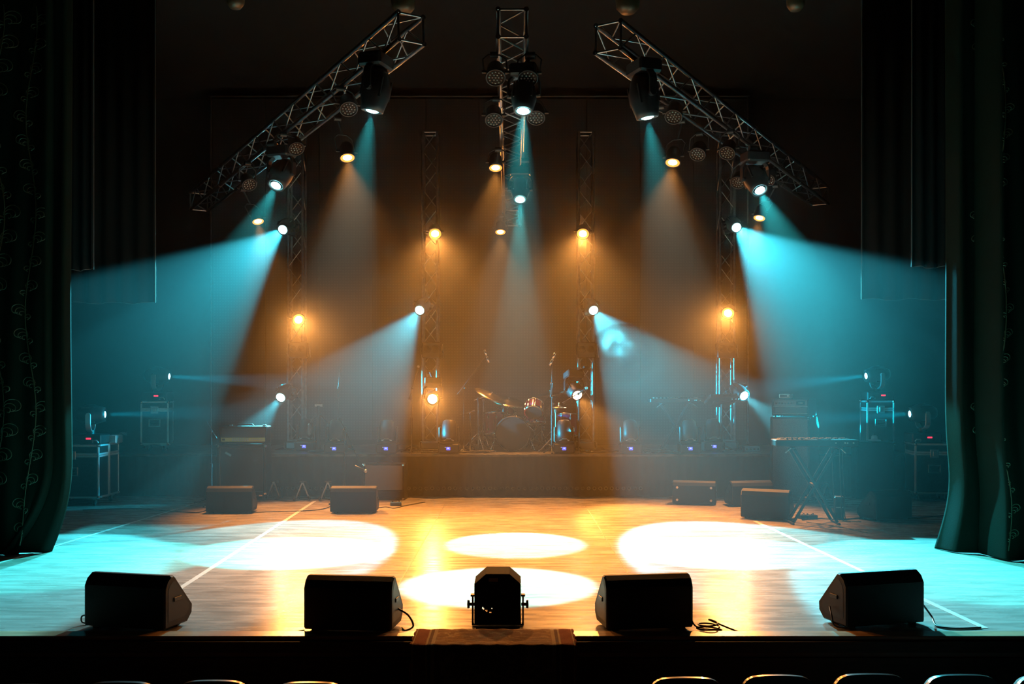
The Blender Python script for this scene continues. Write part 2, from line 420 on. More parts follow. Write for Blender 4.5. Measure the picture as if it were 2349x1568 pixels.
# ---- mic stand ---------------------------------------------------------------------
def mic_stand(foot,h,tip,label,knee=None,mic=True,mic_dir=None,cond=False,base=.28,tail=None,round_base=False,metal='black',name='microphone_stand',mr=.024):
    root=empty(name,foot,0,label,'microphone stand'); o=Vector(foot)
    tip=Vector(tip)-o; top=V(0,0,h)
    if round_base: MB().lathe([(.001,.0),(.13,.0),(.13,.012),(.03,.03),(.001,.03)],24).build('base',M_[metal],root)
    else:
        for k in range(3):
            a=2*PI*k/3+.5; l=MB().tube((0,0,.11),(base*math.cos(a),base*math.sin(a),.012),.009,6); l.ball((base*math.cos(a),base*math.sin(a),.012),.014,8,5); l.build('leg',M_[metal],root)
    p=MB().tube((0,0,.04),(0,0,h*.55),.013,8); p.tube((0,0,h*.55-.05),(0,0,h*.55),.018,10); p.tube((0,0,h*.55),top,.008,8); p.build('pole',M_[metal],root)
    kn=V(*knee)-o if knee is not None else top
    bm=MB(); dr=(tip-kn).normalized()
    tl=V(*tail)-o if tail is not None else kn-dr*.15
    bm.tube(tl,tip,.0075,8); bm.ball(kn,.022,10,6); bm.tube(tl-dr*.04,tl,.015,8); bm.build('boom',M_[metal],root)
    if mic:
        md=(Vector(mic_dir).normalized() if mic_dir is not None else dr)
        Mx=md.to_track_quat('Z','Y').to_matrix().to_4x4(); Mx.translation=tip
        if cond: mm=MB().lathe([(.001,-.10),(mr*.8,-.10),(mr*.8,-.015),(mr*.5,-.01),(mr*.5,.01),(mr*.9,.015),(mr*.9,.12),(.001,.125)],14,Mx).build('microphone',M_['chrome'],root)
        else:
            mm=MB().lathe([(.001,-.13),(.011,-.13),(.016,.0),(.022,.02),(.001,.02)],12,Mx).build('microphone',M_['black'],root)
            MB().ball(Mx@V(0,0,.04),mr,12,8).build('mic_head',m_silver,mm)
    return root
def cable(pts,label,r=.006,name='stage_cable',m=None,z=None,cat='cable'):
    # smooth through points
    P=[Vector(p) for p in pts]; out=[]
    for i in range(len(P)-1):
        a=P[max(i-1,0)];b=P[i];c=P[i+1];d=P[min(i+2,len(P)-1)]
        for k in range(6):
            t=k/6; out.append(.5*((2*b)+(c-a)*t+(2*a-5*b+4*c-d)*t*t+(3*b-a-3*c+d)*t*t*t))
    out.append(P[-1])
    for q in out: q.z=max(q.z,r if z is None else z+r)
    return tag(MB().path(out,r,6).build(name,m or m_cable),label,cat)
def fl(*pp,z=0.0):
    return [on(x,y,z)+V(0,0,.007) for x,y in pp]
# ================================================================ THINGS: front of the stage
wedge(V(-2.69,7.10,0),R(-14),'black wedge monitor nearest the left curtain at the stage edge',W=.64,group=None)
wedge(V(-1.13,7.03,0),R(-7),'black wedge monitor at the stage edge left of the carpeted box')
wedge(V(.955,7.08,0),R(9),'black wedge monitor with coiled cable at the stage edge right of the carpeted box')
wedge(V(2.63,7.2,0),R(16),'black wedge monitor nearest the right curtain at the stage edge',W=.64)
def fw(px,py,rz,label,**k):
    p=on(px,py); return wedge(p,R(rz),label,**k)
fw(525,1177,2,'wedge monitor with orange-lit top standing before the tall guitar amplifier stack',H=.36)
fw(810,1177,1,'wedge monitor with orange-lit top under the boom microphone beside the slanted amplifier',H=.36)
fw(1592,1158,-13,'blue-lit wedge monitor with four corner bolts beside the centre-right riser',H=.345,screws=True)
fw(1727,1161,9,'wedge monitor half hidden behind another beside the bass stack',H=.36)
fw(1754,1191,-26,'wedge monitor turned away in front of the bass amplifier stack',H=.38)
fw(2052,1193,25,'wedge monitor on the blue floor right of the front keyboard',H=.38)
# --- effect light at the centre front
def effect_light():
    d=7.14; X=-.10; root=empty('effect_light',V(X,d,0),0,'black eight-sided effect light on a yoke behind the carpeted box','stage light')
    outl=[(-.163,.03),(.163,.03),(.163,.315),(.083,.385),(-.083,.385),(-.163,.315)]
    sh=MB(); n=len(outl); D=.30
    for y0,y1,k in((0,D,1.0),(.012,D-.01,.965)):
        A=[V(x*k,y0,.2+(z-.2)*k) for x,z in outl]; B=[V(x*k,y1,.2+(z-.2)*k) for x,z in outl]
        sh.add(A+B,[(i,(i+1)%n,(i+1)%n+n,i+n) for i in range(n)])
    sh.build('housing',M_['blackmatte'],root)
    bk=MB(); y=.004
    x0,x1,z0,z1=-.115,-.03,.10,.155
    def quad(a,b,c,d_): bk.add([V(a,y,c),V(b,y,c),V(b,y,d_),V(a,y,d_)],[(0,1,2,3)])
    bk.add([V(x,y,z) for x,z in((-.16,z1),(.16,z1),(.16,.313),(.082,.382),(-.082,.382),(-.16,.313))],[tuple(range(6))])
    quad(-.16,.16,.033,z0); quad(-.16,x0,z0,z1); quad(x1,.16,z0,z1)
    nx,nz=12,8
    holes={(1,6),(2,6),(2,5),(1,7),(4,4),(5,4),(5,3),(8,2),(9,2),(10,6)}
    for i in range(nx):
        for j in range(nz):
            if (i,j) in holes: continue
            quad(x0+(x1-x0)*i/nx,x0+(x1-x0)*(i+1)/nx,z0+(z1-z0)*j/nz,z0+(z1-z0)*(j+1)/nz)
    bk.build('rear_panel',M_['blackmatte'],root)
    MB().box((-.03,-.002,.345),(.065,.004,.026),.001).build('rating_plate',mat('grey_plate',(.10,.10,.10),.4),root)
    yk=MB()
    for s in(-1,1):
        yk.box((s*.178,.12,.11),(.012,.05,.21),.002); yk.box((s*.178,.12,.215),(.03,.06,.012),.002)
    yk.box((0,.12,.012),(.366,.05,.012)); yk.build('yoke',M_['black'],root)
    for s in(-1,1):
        k=MB().tube((s*.165,.12,.15),(s*.205,.12,.15),.011,10); k.lathe([(.001,0),(.026,0),(.03,.006),(.03,.016),(.001,.018)],14,Matrix.Translation((s*.20,.12,.15))@Matrix.Rotation(s*PI/2,4,'Y')); k.build('knob',m_rubber,root)
    return root
effect_light()
# --- carpeted box
def rug_mat():
    m=bpy.data.materials.new('patterned_rug'); m.use_nodes=True; nt=m.node_tree; b=nt.nodes['Principled BSDF']; b.inputs['Roughness'].default_value=.95; b.inputs['Specular IOR Level'].default_value=.1
    tc=nt.nodes.new('ShaderNodeTexCoord'); sx=nt.nodes.new('ShaderNodeSeparateXYZ'); nt.links.new(tc.outputs['Object'],sx.inputs[0])
    ab=nt.nodes.new('ShaderNodeMath'); ab.operation='ABSOLUTE'; nt.links.new(sx.outputs[0],ab.inputs[0])
    dv=nt.nodes.new('ShaderNodeMath'); dv.operation='DIVIDE'; dv.inputs[1].default_value=.52; nt.links.new(ab.outputs[0],dv.inputs[0])
    cr=nt.nodes.new('ShaderNodeValToRGB'); cr.color_ramp.interpolation='CONSTANT'; e=cr.color_ramp.elements
    red=(.36,.10,.055,1); cream=(.72,.54,.35,1); dk=(.24,.13,.08,1); tan=(.45,.26,.14,1)
    e[0].position=0; e[0].color=tan; e[1].position=.70; e[1].color=cream
    for p,c in((.745,dk),(.785,cream),(.805,red),(.955,cream),(.965,red)):
        k=e.new(p); k.color=c
    nt.links.new(dv.outputs[0],cr.inputs[0])
    # curling flower ornament inside the field
    nz=nt.nodes.new('ShaderNodeTexNoise'); nz.inputs['Scale'].default_value=7; nt.links.new(tc.outputs['Object'],nz.inputs['Vector'])
    wv=nt.nodes.new('ShaderNodeTexWave'); wv.wave_type='RINGS'; wv.inputs['Scale'].default_value=7; wv.inputs['Distortion'].default_value=9; wv.inputs['Detail'].default_value=2; wv.inputs['Detail Scale'].default_value=1.4
    nt.links.new(tc.outputs['Object'],wv.inputs['Vector'])
    th=nt.nodes.new('ShaderNodeMapRange'); th.inputs[1].default_value=.78; th.inputs[2].default_value=.9; nt.links.new(wv.outputs['Fac'],th.inputs[0])
    lt=nt.nodes.new('ShaderNodeMath'); lt.operation='LESS_THAN'; lt.inputs[1].default_value=.70; nt.links.new(dv.outputs[0],lt.inputs[0])
    mu=nt.nodes.new('ShaderNodeMath'); mu.operation='MULTIPLY'; nt.links.new(th.outputs[0],mu.inputs[0]); nt.links.new(lt.outputs[0],mu.inputs[1])
    mx=nt.nodes.new('ShaderNodeMix'); mx.data_type='RGBA'; nt.links.new(mu.outputs[0],mx.inputs[0]); nt.links.new(cr.outputs[0],mx.inputs[6]); mx.inputs[7].default_value=(.68,.46,.27,1)
    n2=nt.nodes.new('ShaderNodeTexNoise'); n2.inputs['Scale'].default_value=140; nt.links.new(tc.outputs['Object'],n2.inputs['Vector'])
    m2=nt.nodes.new('ShaderNodeMix'); m2.data_type='RGBA'; m2.blend_type='MULTIPLY'; m2.inputs[0].default_value=.6; nt.links.new(mx.outputs[2],m2.inputs[6]); nt.links.new(n2.outputs['Fac'],m2.inputs[7])
    nt.links.new(m2.outputs[2],b.inputs['Base Color'])
    bp=nt.nodes.new('ShaderNodeBump'); bp.inputs['Strength'].default_value=.6; bp.inputs['Distance'].default_value=.006; nt.links.new(n2.outputs['Fac'],bp.inputs['Height']); nt.links.new(bp.outputs[0],b.inputs['Normal'])
    return m
bx0,bx1,by0,by1,bz=-.63,.40,6.33,6.74,.075
bc=(bx0+bx1)/2
box=empty('prompter_box',V(bc,6.58,-.9),0,'tall dark box standing against the stage front under the rug','box')
MB().box((0,0,(bz+.9)/2),(bx1-bx0-.02,by1-by0-.02,bz+.9),.01).build('cabinet',mat('dark_stained_wood',(.03,.018,.012),.5,noise=.3),box)
MB().box((0,-(by1-by0)/2+.004,.06),(bx1-bx0-.01,.02,.12),.004).build('plinth',M_['black'],box)
rg=MB(); NX,NP=44,30; hw=(bx1-bx0)/2
prof=[(by1-6.58-(i/14)*(by1-by0),bz+.012) for i in range(15)]+[(-(6.58-by0)-.012,bz+.005)]+[(-(6.58-by0)-.014,bz-.06*k) for k in range(1,14)]
vs=[];random.seed(3)
for i,(y,z) in enumerate(prof):
    for j in range(NX+1):
        x=-hw*1.0+2*hw*j/NX; t=i/len(prof)
        vs.append((x+(.006*math.sin(i*1.3) if j in(0,NX) else 0),y+.004*math.sin(j*.7)*(i>15)-(.0 if i else .006*random.random()),z+.002*math.sin(j*1.1+i)+ (.012*random.random() if (i==0 and j==NX) else 0)))
n=len(prof)
fs=[(i*(NX+1)+j,(i+1)*(NX+1)+j,(i+1)*(NX+1)+j+1,i*(NX+1)+j+1) for i in range(n-1) for j in range(NX)]
rg.add(vs,fs,True)
ro=rg.build('rug',rug_mat(),None,loc=(bc,6.58,0)); tag(ro,'red-brown patterned rug with cream stripes draped over the box','rug')
so=ro.modifiers.new('t','SOLIDIFY'); so.thickness=.01; so.offset=1
# --- auditorium seats
m_seat=mat('dark_seat_plush',(.03,.012,.010),.8,sheen=.3); m_shell=mat('dark_seat_shell',(.03,.018,.013),.28,coat=.4)
def seat_proto():
    root=empty('theatre_seat',(0,0,0)); 
    def backprof(w,h,t,y):
        pts=[]
        for k in range(25):
            t=-1+2*k/24; x=math.copysign(abs(t)**.75,t) if False else t
            pts.append((w/2*x,h-.012*x*x-.075*abs(x)**7))
        pts+=[(w/2,h-.14),(w/2*.94,.42),(-w/2*.94,.42),(-w/2,h-.14)]
        return pts
    sh=MB().prism(backprof(.43,.96,.03,0),.03,Matrix.Translation((0,-.015,0)),True); s1=sh.build('back_shell',m_shell,root)
    bv=s1.modifiers.new('b','BEVEL'); bv.width=.008; bv.segments=2; bv.limit_method='ANGLE'
    s2=MB().prism(backprof(.40,.94,.07,0),.06,Matrix.Translation((0,.032,0)),True).build('backrest',m_seat,root)
    bv=s2.modifiers.new('b','BEVEL'); bv.width=.018; bv.segments=3; bv.limit_method='ANGLE'
    MB().box((0,.26,.44),(.42,.44,.10),.03).build('seat',m_seat,root)
    for s in(-1,1):
        MB().box((s*.24,.2,.62),(.05,.36,.03),.01).build('armrest',m_shell,root)
        MB().box((s*.24,.16,.30),(.03,.10,.60),.005).build('leg',M_['black'],root)
    MB().tube((0,-.0335,.885),(0,-.030,.885),.022,20).build('number_plate',mat('seat_badge',(.10,.09,.07),.35,.5),root)
    return root
seats=[(60,1562,'leftmost seat of the four dark seats left of the carpeted box'),(278,1556,'second from the left of the four dark seats left of the box'),(491,1553,'third from the left of the four dark seats left of the box'),(712,1557,'dark seat closest to the carpeted box on its left'),
 (1573,1546,'dark seat closest to the carpeted box on its right'),(1783,1541,'second dark seat right of the carpeted box'),(1995,1538,'third dark seat right of the carpeted box, rim lit teal'),(2205,1540,'fourth dark seat right of the carpeted box, rim lit teal'),(2412,1541,'dark seat cut off at the right edge of the front row')]
p0=None
for i,(px,py,lb) in enumerate(seats):
    o=seat_proto() if i==0 else copy_tree(p0)
    if i==0: p0=o
    d=5.75; q=at(px,py,d); o.location=(q.x,d,q.z-.972); tag(o,lb,'seat','front row seats')
# ================================================================ THINGS: amplifiers, instruments
m_cloth=mat('grille_cloth',(.035,.035,.036),.75,bump=.4,bscale=400)
m_spark=mat('silver_grille_cloth',(.07,.07,.075),.4,.4,bump=1.0,bscale=160,noise=.7,nscale=90,stretch=(1,1,2.5))
m_gold=mat('gold_panel',(.62,.56,.2),.5,.2)
m_pip=mat('metal_piping',(.5,.5,.5),.3,1.0)
def corners(root,w,d,z0,z1):
    for x in(-1,1):
        for y in(.02,d-.02):
            for z in(z0+.02,z1-.02): MB().box((x*(w/2-.018),y,z),(.045,.045,.045),.012).build('corner',M_['chrome'],root)
# guitar stack
gx=(553.5-CX)*15.3/F
g=empty('guitar_cabinet',V(gx,15.3,0),0,'tall black guitar speaker cabinet on castors left of the riser','speaker cabinet')
w,d,z0,z1=.735,.36,.085,.835
fr=MB()
for x in(-1,1): fr.box((x*(w/2-.022),d/2,(z0+z1)/2),(.044,d,z1-z0),.012)
for z in(z0+.022,z1-.022): fr.box((0,d/2,z),(w-.06,d,.044),.012)
fr.box((0,d-.01,(z0+z1)/2),(w-.06,.02,z1-z0-.06)); fr.build('cabinet',M_['tolex'],g)
MB().box((0,.03,(z0+z1)/2),(w-.085,.02,z1-z0-.085),.004).build('grille_cloth',m_cloth,g)
pp=MB(); a,b,c_,d_=-w/2+.045,w/2-.045,z0+.045,z1-.045
pp.path([(a,.022,c_),(a,.022,d_),(b,.022,d_),(b,.022,c_),(a,.022,c_)],.005); pp.build('piping',m_pip,g)
MB().box((-.2,.016,z1-.14),(.10,.006,.03),.002,Matrix.Rotation(R(30),3,'Y')).build('badge',m_silver,g)
corners(g,w,d,z0,z1)
for x in(-.28,.28):
    for y in(.07,.29):
        c=MB().box((x,y,.075),(.05,.06,.02)); c.box((x,y,.05),(.012,.04,.05)); cc=c.build('castor',M_['chrome'],g); MB().tube((x-.018,y,.034),(x+.018,y,.034),.034,14).build('wheel',m_rubber,cc)
h=empty('guitar_amplifier_head',V(gx+.015,15.33,.838),0,'black guitar amplifier head with a gold control panel on the tall cabinet','amplifier')
w,d,hh=.72,.27,.272
b=MB()
for z in(.03,hh-.012): b.box((0,d/2,z),(w,d,.024),.008)
for x in(-1,1): b.box((x*(w/2-.014),d/2,hh/2+.012),(.028,d,hh-.03),.008)
b.box((0,d-.01,hh/2+.01),(w-.04,.02,hh-.03)); b.build('cabinet',M_['tolex'],h)
MB().box((0,.022,.175),(w-.06,.012,.14),.003).build('grille_cloth',m_cloth,h)
pn=MB().box((0,.016,.072),(w-.06,.012,.062),.002).build('control_panel',m_gold,h)
for i in range(8):
    for z in(.083,.06): MB().tube((-.15+i*.032,-.006,z),(-.15+i*.032,.012,z),.008,10).build('knob',m_silver,pn)
for i in range(6): MB().tube((.14+i*.03,-.006,.072),(.14+i*.03,.012,.072),.007,10).build('knob',m_silver,pn)
for x in(-.3,-.28): MB().box((x,.006,.072),(.014,.012,.03),.002).build('switch',M_['black'],pn)
for x in(-.3,.3):
    for y in(.05,.22): MB().tube((x,y,0),(x,y,.02),.02,10).build('foot',m_rubber,h)
MB().path([(-.13,.13,hh),(-.11,.13,hh+.025),(.11,.13,hh+.025),(.13,.13,hh)],.010).build('carry_handle',m_rubber,h)
for x in(-.2,.3): MB().box((x,.1,hh+.012),(.05,.05,.024),.006).build('corner_cap',m_silver,h)
# slanted amp
sx=(880-CX)*15.42/F
g=empty('slanted_amplifier',V(sx,15.38,0),R(-4),'low open-fronted amplifier with grey grille at the foot of the riser','amplifier')
w,d,hh=.63,.30,.545
b=MB()
for x in(-1,1): b.prism([(0,0),(0,hh-.02),(.06,hh),(d,hh),(d,0)],.024,Matrix.Translation((x*(w/2-.012),0,0))@Matrix.Rotation(PI/2,4,'Z'))
for z,y0 in((.03,0),(hh-.012,.03)): b.box((0,(d+y0)/2,z),(w-.02,d-y0,.024),.006)
b.box((0,d-.01,hh/2),(w-.03,.02,hh-.04)); b.box((0,.02,.085),(w-.04,.02,.10),.004); b.build('cabinet',M_['tolex'],g)
MB().box((0,.035,.335),(w-.06,.014,.37),.004,Matrix.Rotation(R(-4),3,'X')).build('grille_cloth',mat('grey_grille_cloth',(.16,.155,.15),.8,bump=.4,bscale=300),g)
corners(g,w,d,0,hh)
MB().path([(-.12,.15,hh),(-.10,.15,hh+.03),(.10,.15,hh+.03),(.12,.15,hh)],.010).build('carry_handle',m_rubber,g)
# bass stack
cx,cyy=4.36,15.0; rz=R(-35)
g=empty('bass_cabinet',V(cx,cyy,0),rz,'very tall bass speaker cabinet with sparkling grille cloth behind the front keyboard','speaker cabinet')
w,d,z0,z1=.60,.42,.09,1.255     # local x from -w to 0 : front right corner at the origin
def BX(x0,x1,y0,y1,za,zb): return ((x0+x1)/2,(y0+y1)/2,(za+zb)/2),(x1-x0,y1-y0,zb-za)
b=MB()
b.prism([(0,z0),(0,z1),(d-.09,z1),(d,z1-.14),(d,z0)],.03,Matrix.Translation((-.015,0,0))@Matrix.Rotation(PI/2,4,'Z')@Matrix.Identity(4))
b.prism([(0,z0),(0,z1),(d-.09,z1),(d,z1-.14),(d,z0)],.03,Matrix.Translation((-w+.015,0,0))@Matrix.Rotation(PI/2,4,'Z'))
for za,zb,y1 in((z0,z0+.03,d),(z1-.03,z1,d-.09)): b.box(*BX(-w+.03,-.03,0,y1,za,zb))
b.box(*BX(-w+.03,-.03,d-.02,d,z0+.03,z1-.14)); b.box((-w/2,d-.045,z1-.075),(w-.06,.02,.165),0,Matrix.Rotation(R(-32),3,'X'))
b.build('cabinet',M_['tolex'],g)
MB().box((-w/2,.02,(z0+z1)/2),(w-.05,.02,z1-z0-.05),.004).build('grille_cloth',m_spark,g)
for x in(-w+.02,-.02):
    for z in(z0+.02,z1-.02): MB().box((x,.016,z),(.045,.045,.045),.012).build('corner',M_['chrome'],g)
for x in(-w+.06,-.06):
    for y in(.06,d-.08):
        c=MB().box((x,y,.08),(.05,.06,.02)); c.box((x,y,.055),(.012,.04,.05)); cc=c.build('castor',M_['chrome'],g); MB().tube((x-.018,y,.036),(x+.018,y,.036),.036,14).build('wheel',m_rubber,cc)
h=empty('bass_amplifier_head',V(cx,cyy,z1),rz,'bass amplifier head with silver trim on top of the tallest cabinet','amplifier')
w2,d2,hh=.57,.33,.275; xo=-.015
b=MB()
for z in(.03,hh-.014): b.box((xo-w2/2,.02+d2/2,z),(w2,d2,.026),.008)
for x in(xo-.014,xo-w2+.014): b.box((x,.02+d2/2,hh/2+.01),(.028,d2,hh-.03),.008)
b.box((xo-w2/2,d2,hh/2),(w2-.04,.02,hh-.04)); b.build('cabinet',M_['tolex'],h)
pn=MB().box((xo-w2/2,.035,.205),(w2-.06,.012,.10),.003).build('control_panel',mat('dark_metal_panel',(.10,.10,.11),.35,.8),h)
MB().box((xo-.13,.026,.205),(.13,.008,.055),.003).build('meter',m_lensoff,pn)
MB().box((xo-.13,.021,.207),(.07,.004,.008),.001).build('logo_plate',m_silver,pn)
for i in range(6): MB().tube((xo-.5+i*.045,.012,.20),(xo-.5+i*.045,.03,.20),.013,12).build('knob',M_['black'],pn)
MB().box((xo-w2/2,.036,.10),(w2-.07,.010,.09),.003).build('grille_cloth',m_cloth,h)
for z in(.152,.048,.255): MB().box((xo-w2/2,.03,z),(w2-.05,.012,.010),.002).build('trim_strip',M_['alu'],h)
for x in(xo-.05,xo-w2+.05):
    for y in(.06,.3): MB().tube((x,y,0),(x,y,.02),.02,10).build('foot',m_rubber,h)
b=empty('effects_unit',V(cx,cyy,z1+hh-.001)+Matrix.Rotation(rz,3,'Z')@V(-.40,.12,0),rz,'small dark box lying on top of the bass amplifier head','effects unit')
MB().box((0,0,.034),(.17,.13,.064),.008).build('housing',m_silver,b); MB().box((0,-.066,.036),(.14,.006,.04),.002).build('front_panel',M_['black'],b); MB().tube((.06,-.07,.036),(.06,-.085,.036),.012,12).build('knob',m_silver,b)
# keyboards on X stands
def keyboard(c,rz,L,Dp,T,label,tilt=0):
    root=empty('keyboard',c,rz,label,'keyboard'); Mx=Matrix.Rotation(tilt,3,'X')
    b=MB().box((0,0,T/2),(L,Dp,T),.012,Mx); b.build('case',M_['black'],root)
    MB().box(Mx@V(0,Dp*.22,T+.004),(L-.16,Dp*.5,.010),.002,Mx).build('keys',mat('ivory_keys',(.7,.7,.66),.3),root)
    bk=MB()
    n=int((L-.2)/.0236)
    for i in range(n):
        if i%7 in(2,6): continue
        bk.box(Mx@V(-(L-.18)/2+(i+.9)*.0236,Dp*.15,T+.013),(.011,Dp*.28,.012),.002,Mx)
    bk.build('black_keys',M_['black'],root)
    MB().box(Mx@V(.1,-Dp*.25,T+.003),(.16,Dp*.2,.006),.001,Mx).build('screen',m_lensoff,root)
    for i in range(4): MB().tube(Mx@V(-.35+i*.06,-Dp*.25,T),Mx@V(-.35+i*.06,-Dp*.25,T+.018),.012,10).build('knob',M_['black'],root)
    for x in(.22,.33,.36,.43): MB().box(V(x*L,-Dp/2-.004,T*.55),(.018,.008,.018),.003).build('socket',m_silver,root)
    return root
def xstand(foot,rz,W,H,Dp,label):
    root=empty('keyboard_stand',foot,rz,label,'keyboard stand')
    for s in(-1,1):
        l=MB()
        for y in(-Dp/2+(.03 if s>0 else 0),):
            l.box(((0),y,H/2),(.035,.022,math.hypot(W*.78,H)-.07),.004,Matrix.Rotation(s*math.atan2(W*.78,H),3,'Y'))
            l.box(((0),-y,H/2),(.035,.022,math.hypot(W*.78,H)-.07),.004,Matrix.Rotation(s*math.atan2(W*.78,H),3,'Y'))
        l.tube((-s*W*.39,-Dp*.62,.014),(-s*W*.39,Dp*.62,.014),.014,8); l.build('leg',M_['black'],root)
        t=MB().box((s*W*.39,0,H-.014),(.04,Dp*1.05,.024),.006); t.build('support_arm',M_['black'],root)
        e=MB().box((s*W*.39+s*.05,-Dp*.45,H-.045),(.10,.02,.008),.002,Matrix.Rotation(s*.7,3,'Y')); e.build('release_lever',m_silver,root)
    MB().tube((0,-Dp*.5-.02,H/2),(0,Dp*.5+.02,H/2),.022,14).build('hub',M_['black'],root)
    return root
kd=12.75; kb=at(1868,1007,kd); kz=kb.z-.085
keyboard(V(kb.x,kd,kz),R(-2),1.02,.30,.085,'front keyboard seen from behind on a crossed stand before the bass stack')
xstand(V(kb.x-.02,kd,0),R(-2),.72,kz,.30,'crossed black stand on the stage floor under the front keyboard')
kd=16.9; kb=at(1550,913,kd); kz=kb.z-.07
keyboard(V(kb.x,kd,kz),0,.88,.30,.07,'long flat keyboard on the riser right of the drum kit')
xstand(V(kb.x,kd,RZ),0,.62,kz-RZ,.28,'crossed stand on the riser under the long flat keyboard')
kb=at(1656,919,16.55); kz=kb.z
o=keyboard(V(kb.x,16.55,kz),R(8),.50,.34,.055,'tilted keyboard beside the rightmost truss tower on the riser',tilt=R(-22))
for s in(-1,1): pass
st=empty('keyboard_stand',V(kb.x,16.55,RZ),0,'stand on the riser under the tilted keyboard','keyboard stand')
MB().tube((0,0,.02),(0,0,kz-RZ-.03),.022,10).build('column',M_['black'],st); 
MB().box((0,0,kz-RZ-.05),(.30,.26,.02),.004,Matrix.Rotation(R(-22),3,'X')).build('tray',M_['black'],st)
for k in range(3): a=k*2*PI/3+.4; MB().tube((0,0,.10),(.27*math.cos(a),.27*math.sin(a),.012),.014,8).build('leg',M_['black'],st)
# guitar stands
def a_stand(px,py,label,d=.30):
    p=on(px,py); root=empty('guitar_stand',p,random.uniform(-.4,.4),label,'guitar stand','folding guitar stands on the stage floor')
    top=V(0,.05,.27); t=MB().tube(top-V(.05,0,0),top+V(.05,0,0),.022,10); t.build('hinge',m_rubber,root)
    for s in(-1,1):
        l=MB().box((s*.055,0,.145),(.022,.03,.27),.005,Matrix.Rotation(s*-.38,3,'Y')); l.build('leg',M_['alu'],root)
        f=MB().box((s*.11,-.05,.03),(.03,.12,.03),.008); f.box((s*.11,-.11,.055),(.03,.02,.05),.006); f.build('cradle',m_rubber,root)
        MB().tube(top+V(s*.03,.0,0),(s*.07,.17,.012),.010,8).build('rear_leg',M_['black'],root)
for px,py,lb in((628,1146,'folding guitar stand just right of the tall guitar cabinet'),(694,1148,'folding guitar stand halfway between the cabinet and the boom microphone'),(752,1148,'folding guitar stand half behind the wedge monitor near the slanted amplifier'),(1897,1150,'folding guitar stand right of the bass cabinet')):
    a_stand(px,py,lb)
# upright percussion post on the riser
p=on(731,1036,RZ); root=empty('percussion_post',p,0,'dark upright post with a crossbar between two moving lights on the riser','stand')
MB().tube((0,0,.02),(0,0,.74),.03,12).build('post',M_['black'],root); MB().tube((-.06,0,.745),(.06,0,.745),.022,10).build('cap',m_silver,root)
MB().path([(-.13,0,.47),(-.06,0,.56),(0,0,.58),(.06,0,.56),(.13,0,.47)],.02).build('crossbar',M_['black'],root)
for s in(-1,1): MB().ball((s*.15,0,.36),.06,12,8,(.6,.6,1.7)).build('bell',mat('dull_metal',(.25,.25,.25),.4,.8) if s<0 else bpy.data.materials['dull_metal'],root)
MB().lathe([(.001,0),(.17,0),(.17,.02),(.04,.04),(.001,.04)],20).build('base',M_['black'],root)
# pedals, boxes on the floor
def pedal(px,py,w,d,h,label,mtop,name='effects_pedal'):
    p=on(px,py); root=empty(name,p,random.uniform(-.3,.3),label,'effects pedal'); MB().box((0,d/2,h/2),(w,d,h),.008).build('housing',mtop,root); MB().tube((0,d*.3,h),(0,d*.3,h+.012),.014,12).build('footswitch',M_['chrome'],root)
    for x in(-.3,.3): MB().tube((x*w,d*.75,h),(x*w,d*.75,h+.015),.010,10).build('knob',M_['black'],root)
m_blue=mat('blue_enamel',(.05,.16,.5),.3)
pedal(908,1160,.16,.12,.05,'blue effects pedal on the floor right of the second wedge monitor',m_blue)
pedal(1846,1190,.10,.10,.05,'small black pedal at the left foot of the front keyboard stand',M_['black'])
pedal(1866,1191,.13,.11,.055,'wider black pedal between the feet of the front keyboard stand',M_['black'])
p=on(1926,1190); root=empty('pedal_case',p,R(-8),'upright black accessory box beside the front keyboard stand','box'); MB().box((0,.06,.14),(.115,.12,.28),.010).build('housing',M_['black'],root); MB().box((0,.06,.282),(.10,.10,.012),.003).build('lid',m_silver,root); MB().box((0,-.002,.15),(.09,.006,.012),.002).build('clasp',m_silver,root)
# things by the right rear case
bxd=empty('black_platform_box',V(5.52,15.55,0),0,'low black box in front of the right rear flight case','box')
MB().box((0,.14,.43),(.56,.28,.86),.008).build('body',M_['blackmatte'],bxd); MB().box((0,.14,.866),(.57,.29,.012),.003).build('top_board',M_['black'],bxd)
b=empty('case_lamp',V(5.55,15.68,.872),0,'small pale domed lamp on the low black box','lamp'); MB().lathe([(.001,0),(.10,0),(.09,.02),(.05,.03),(.045,.07),(.03,.09),(.001,.095)],18).build('shade',m_silver,b); MB().lathe([(.001,.095),(.012,.095),(.012,.11),(.001,.112)],10).build('knob',M_['black'],b)
# bits lying on the riser
b=empty('stage_box',on(1726,1036,RZ),R(6),'small silver connection box on the riser right of the last tower','box'); MB().box((0,.06,.045),(.26,.12,.09),.006).build('housing',m_silver,b)
for i in range(4): MB().tube((-.09+i*.06,-.008,.045),(-.09+i*.06,.002,.045),.016,10).build('socket',M_['black'],b)
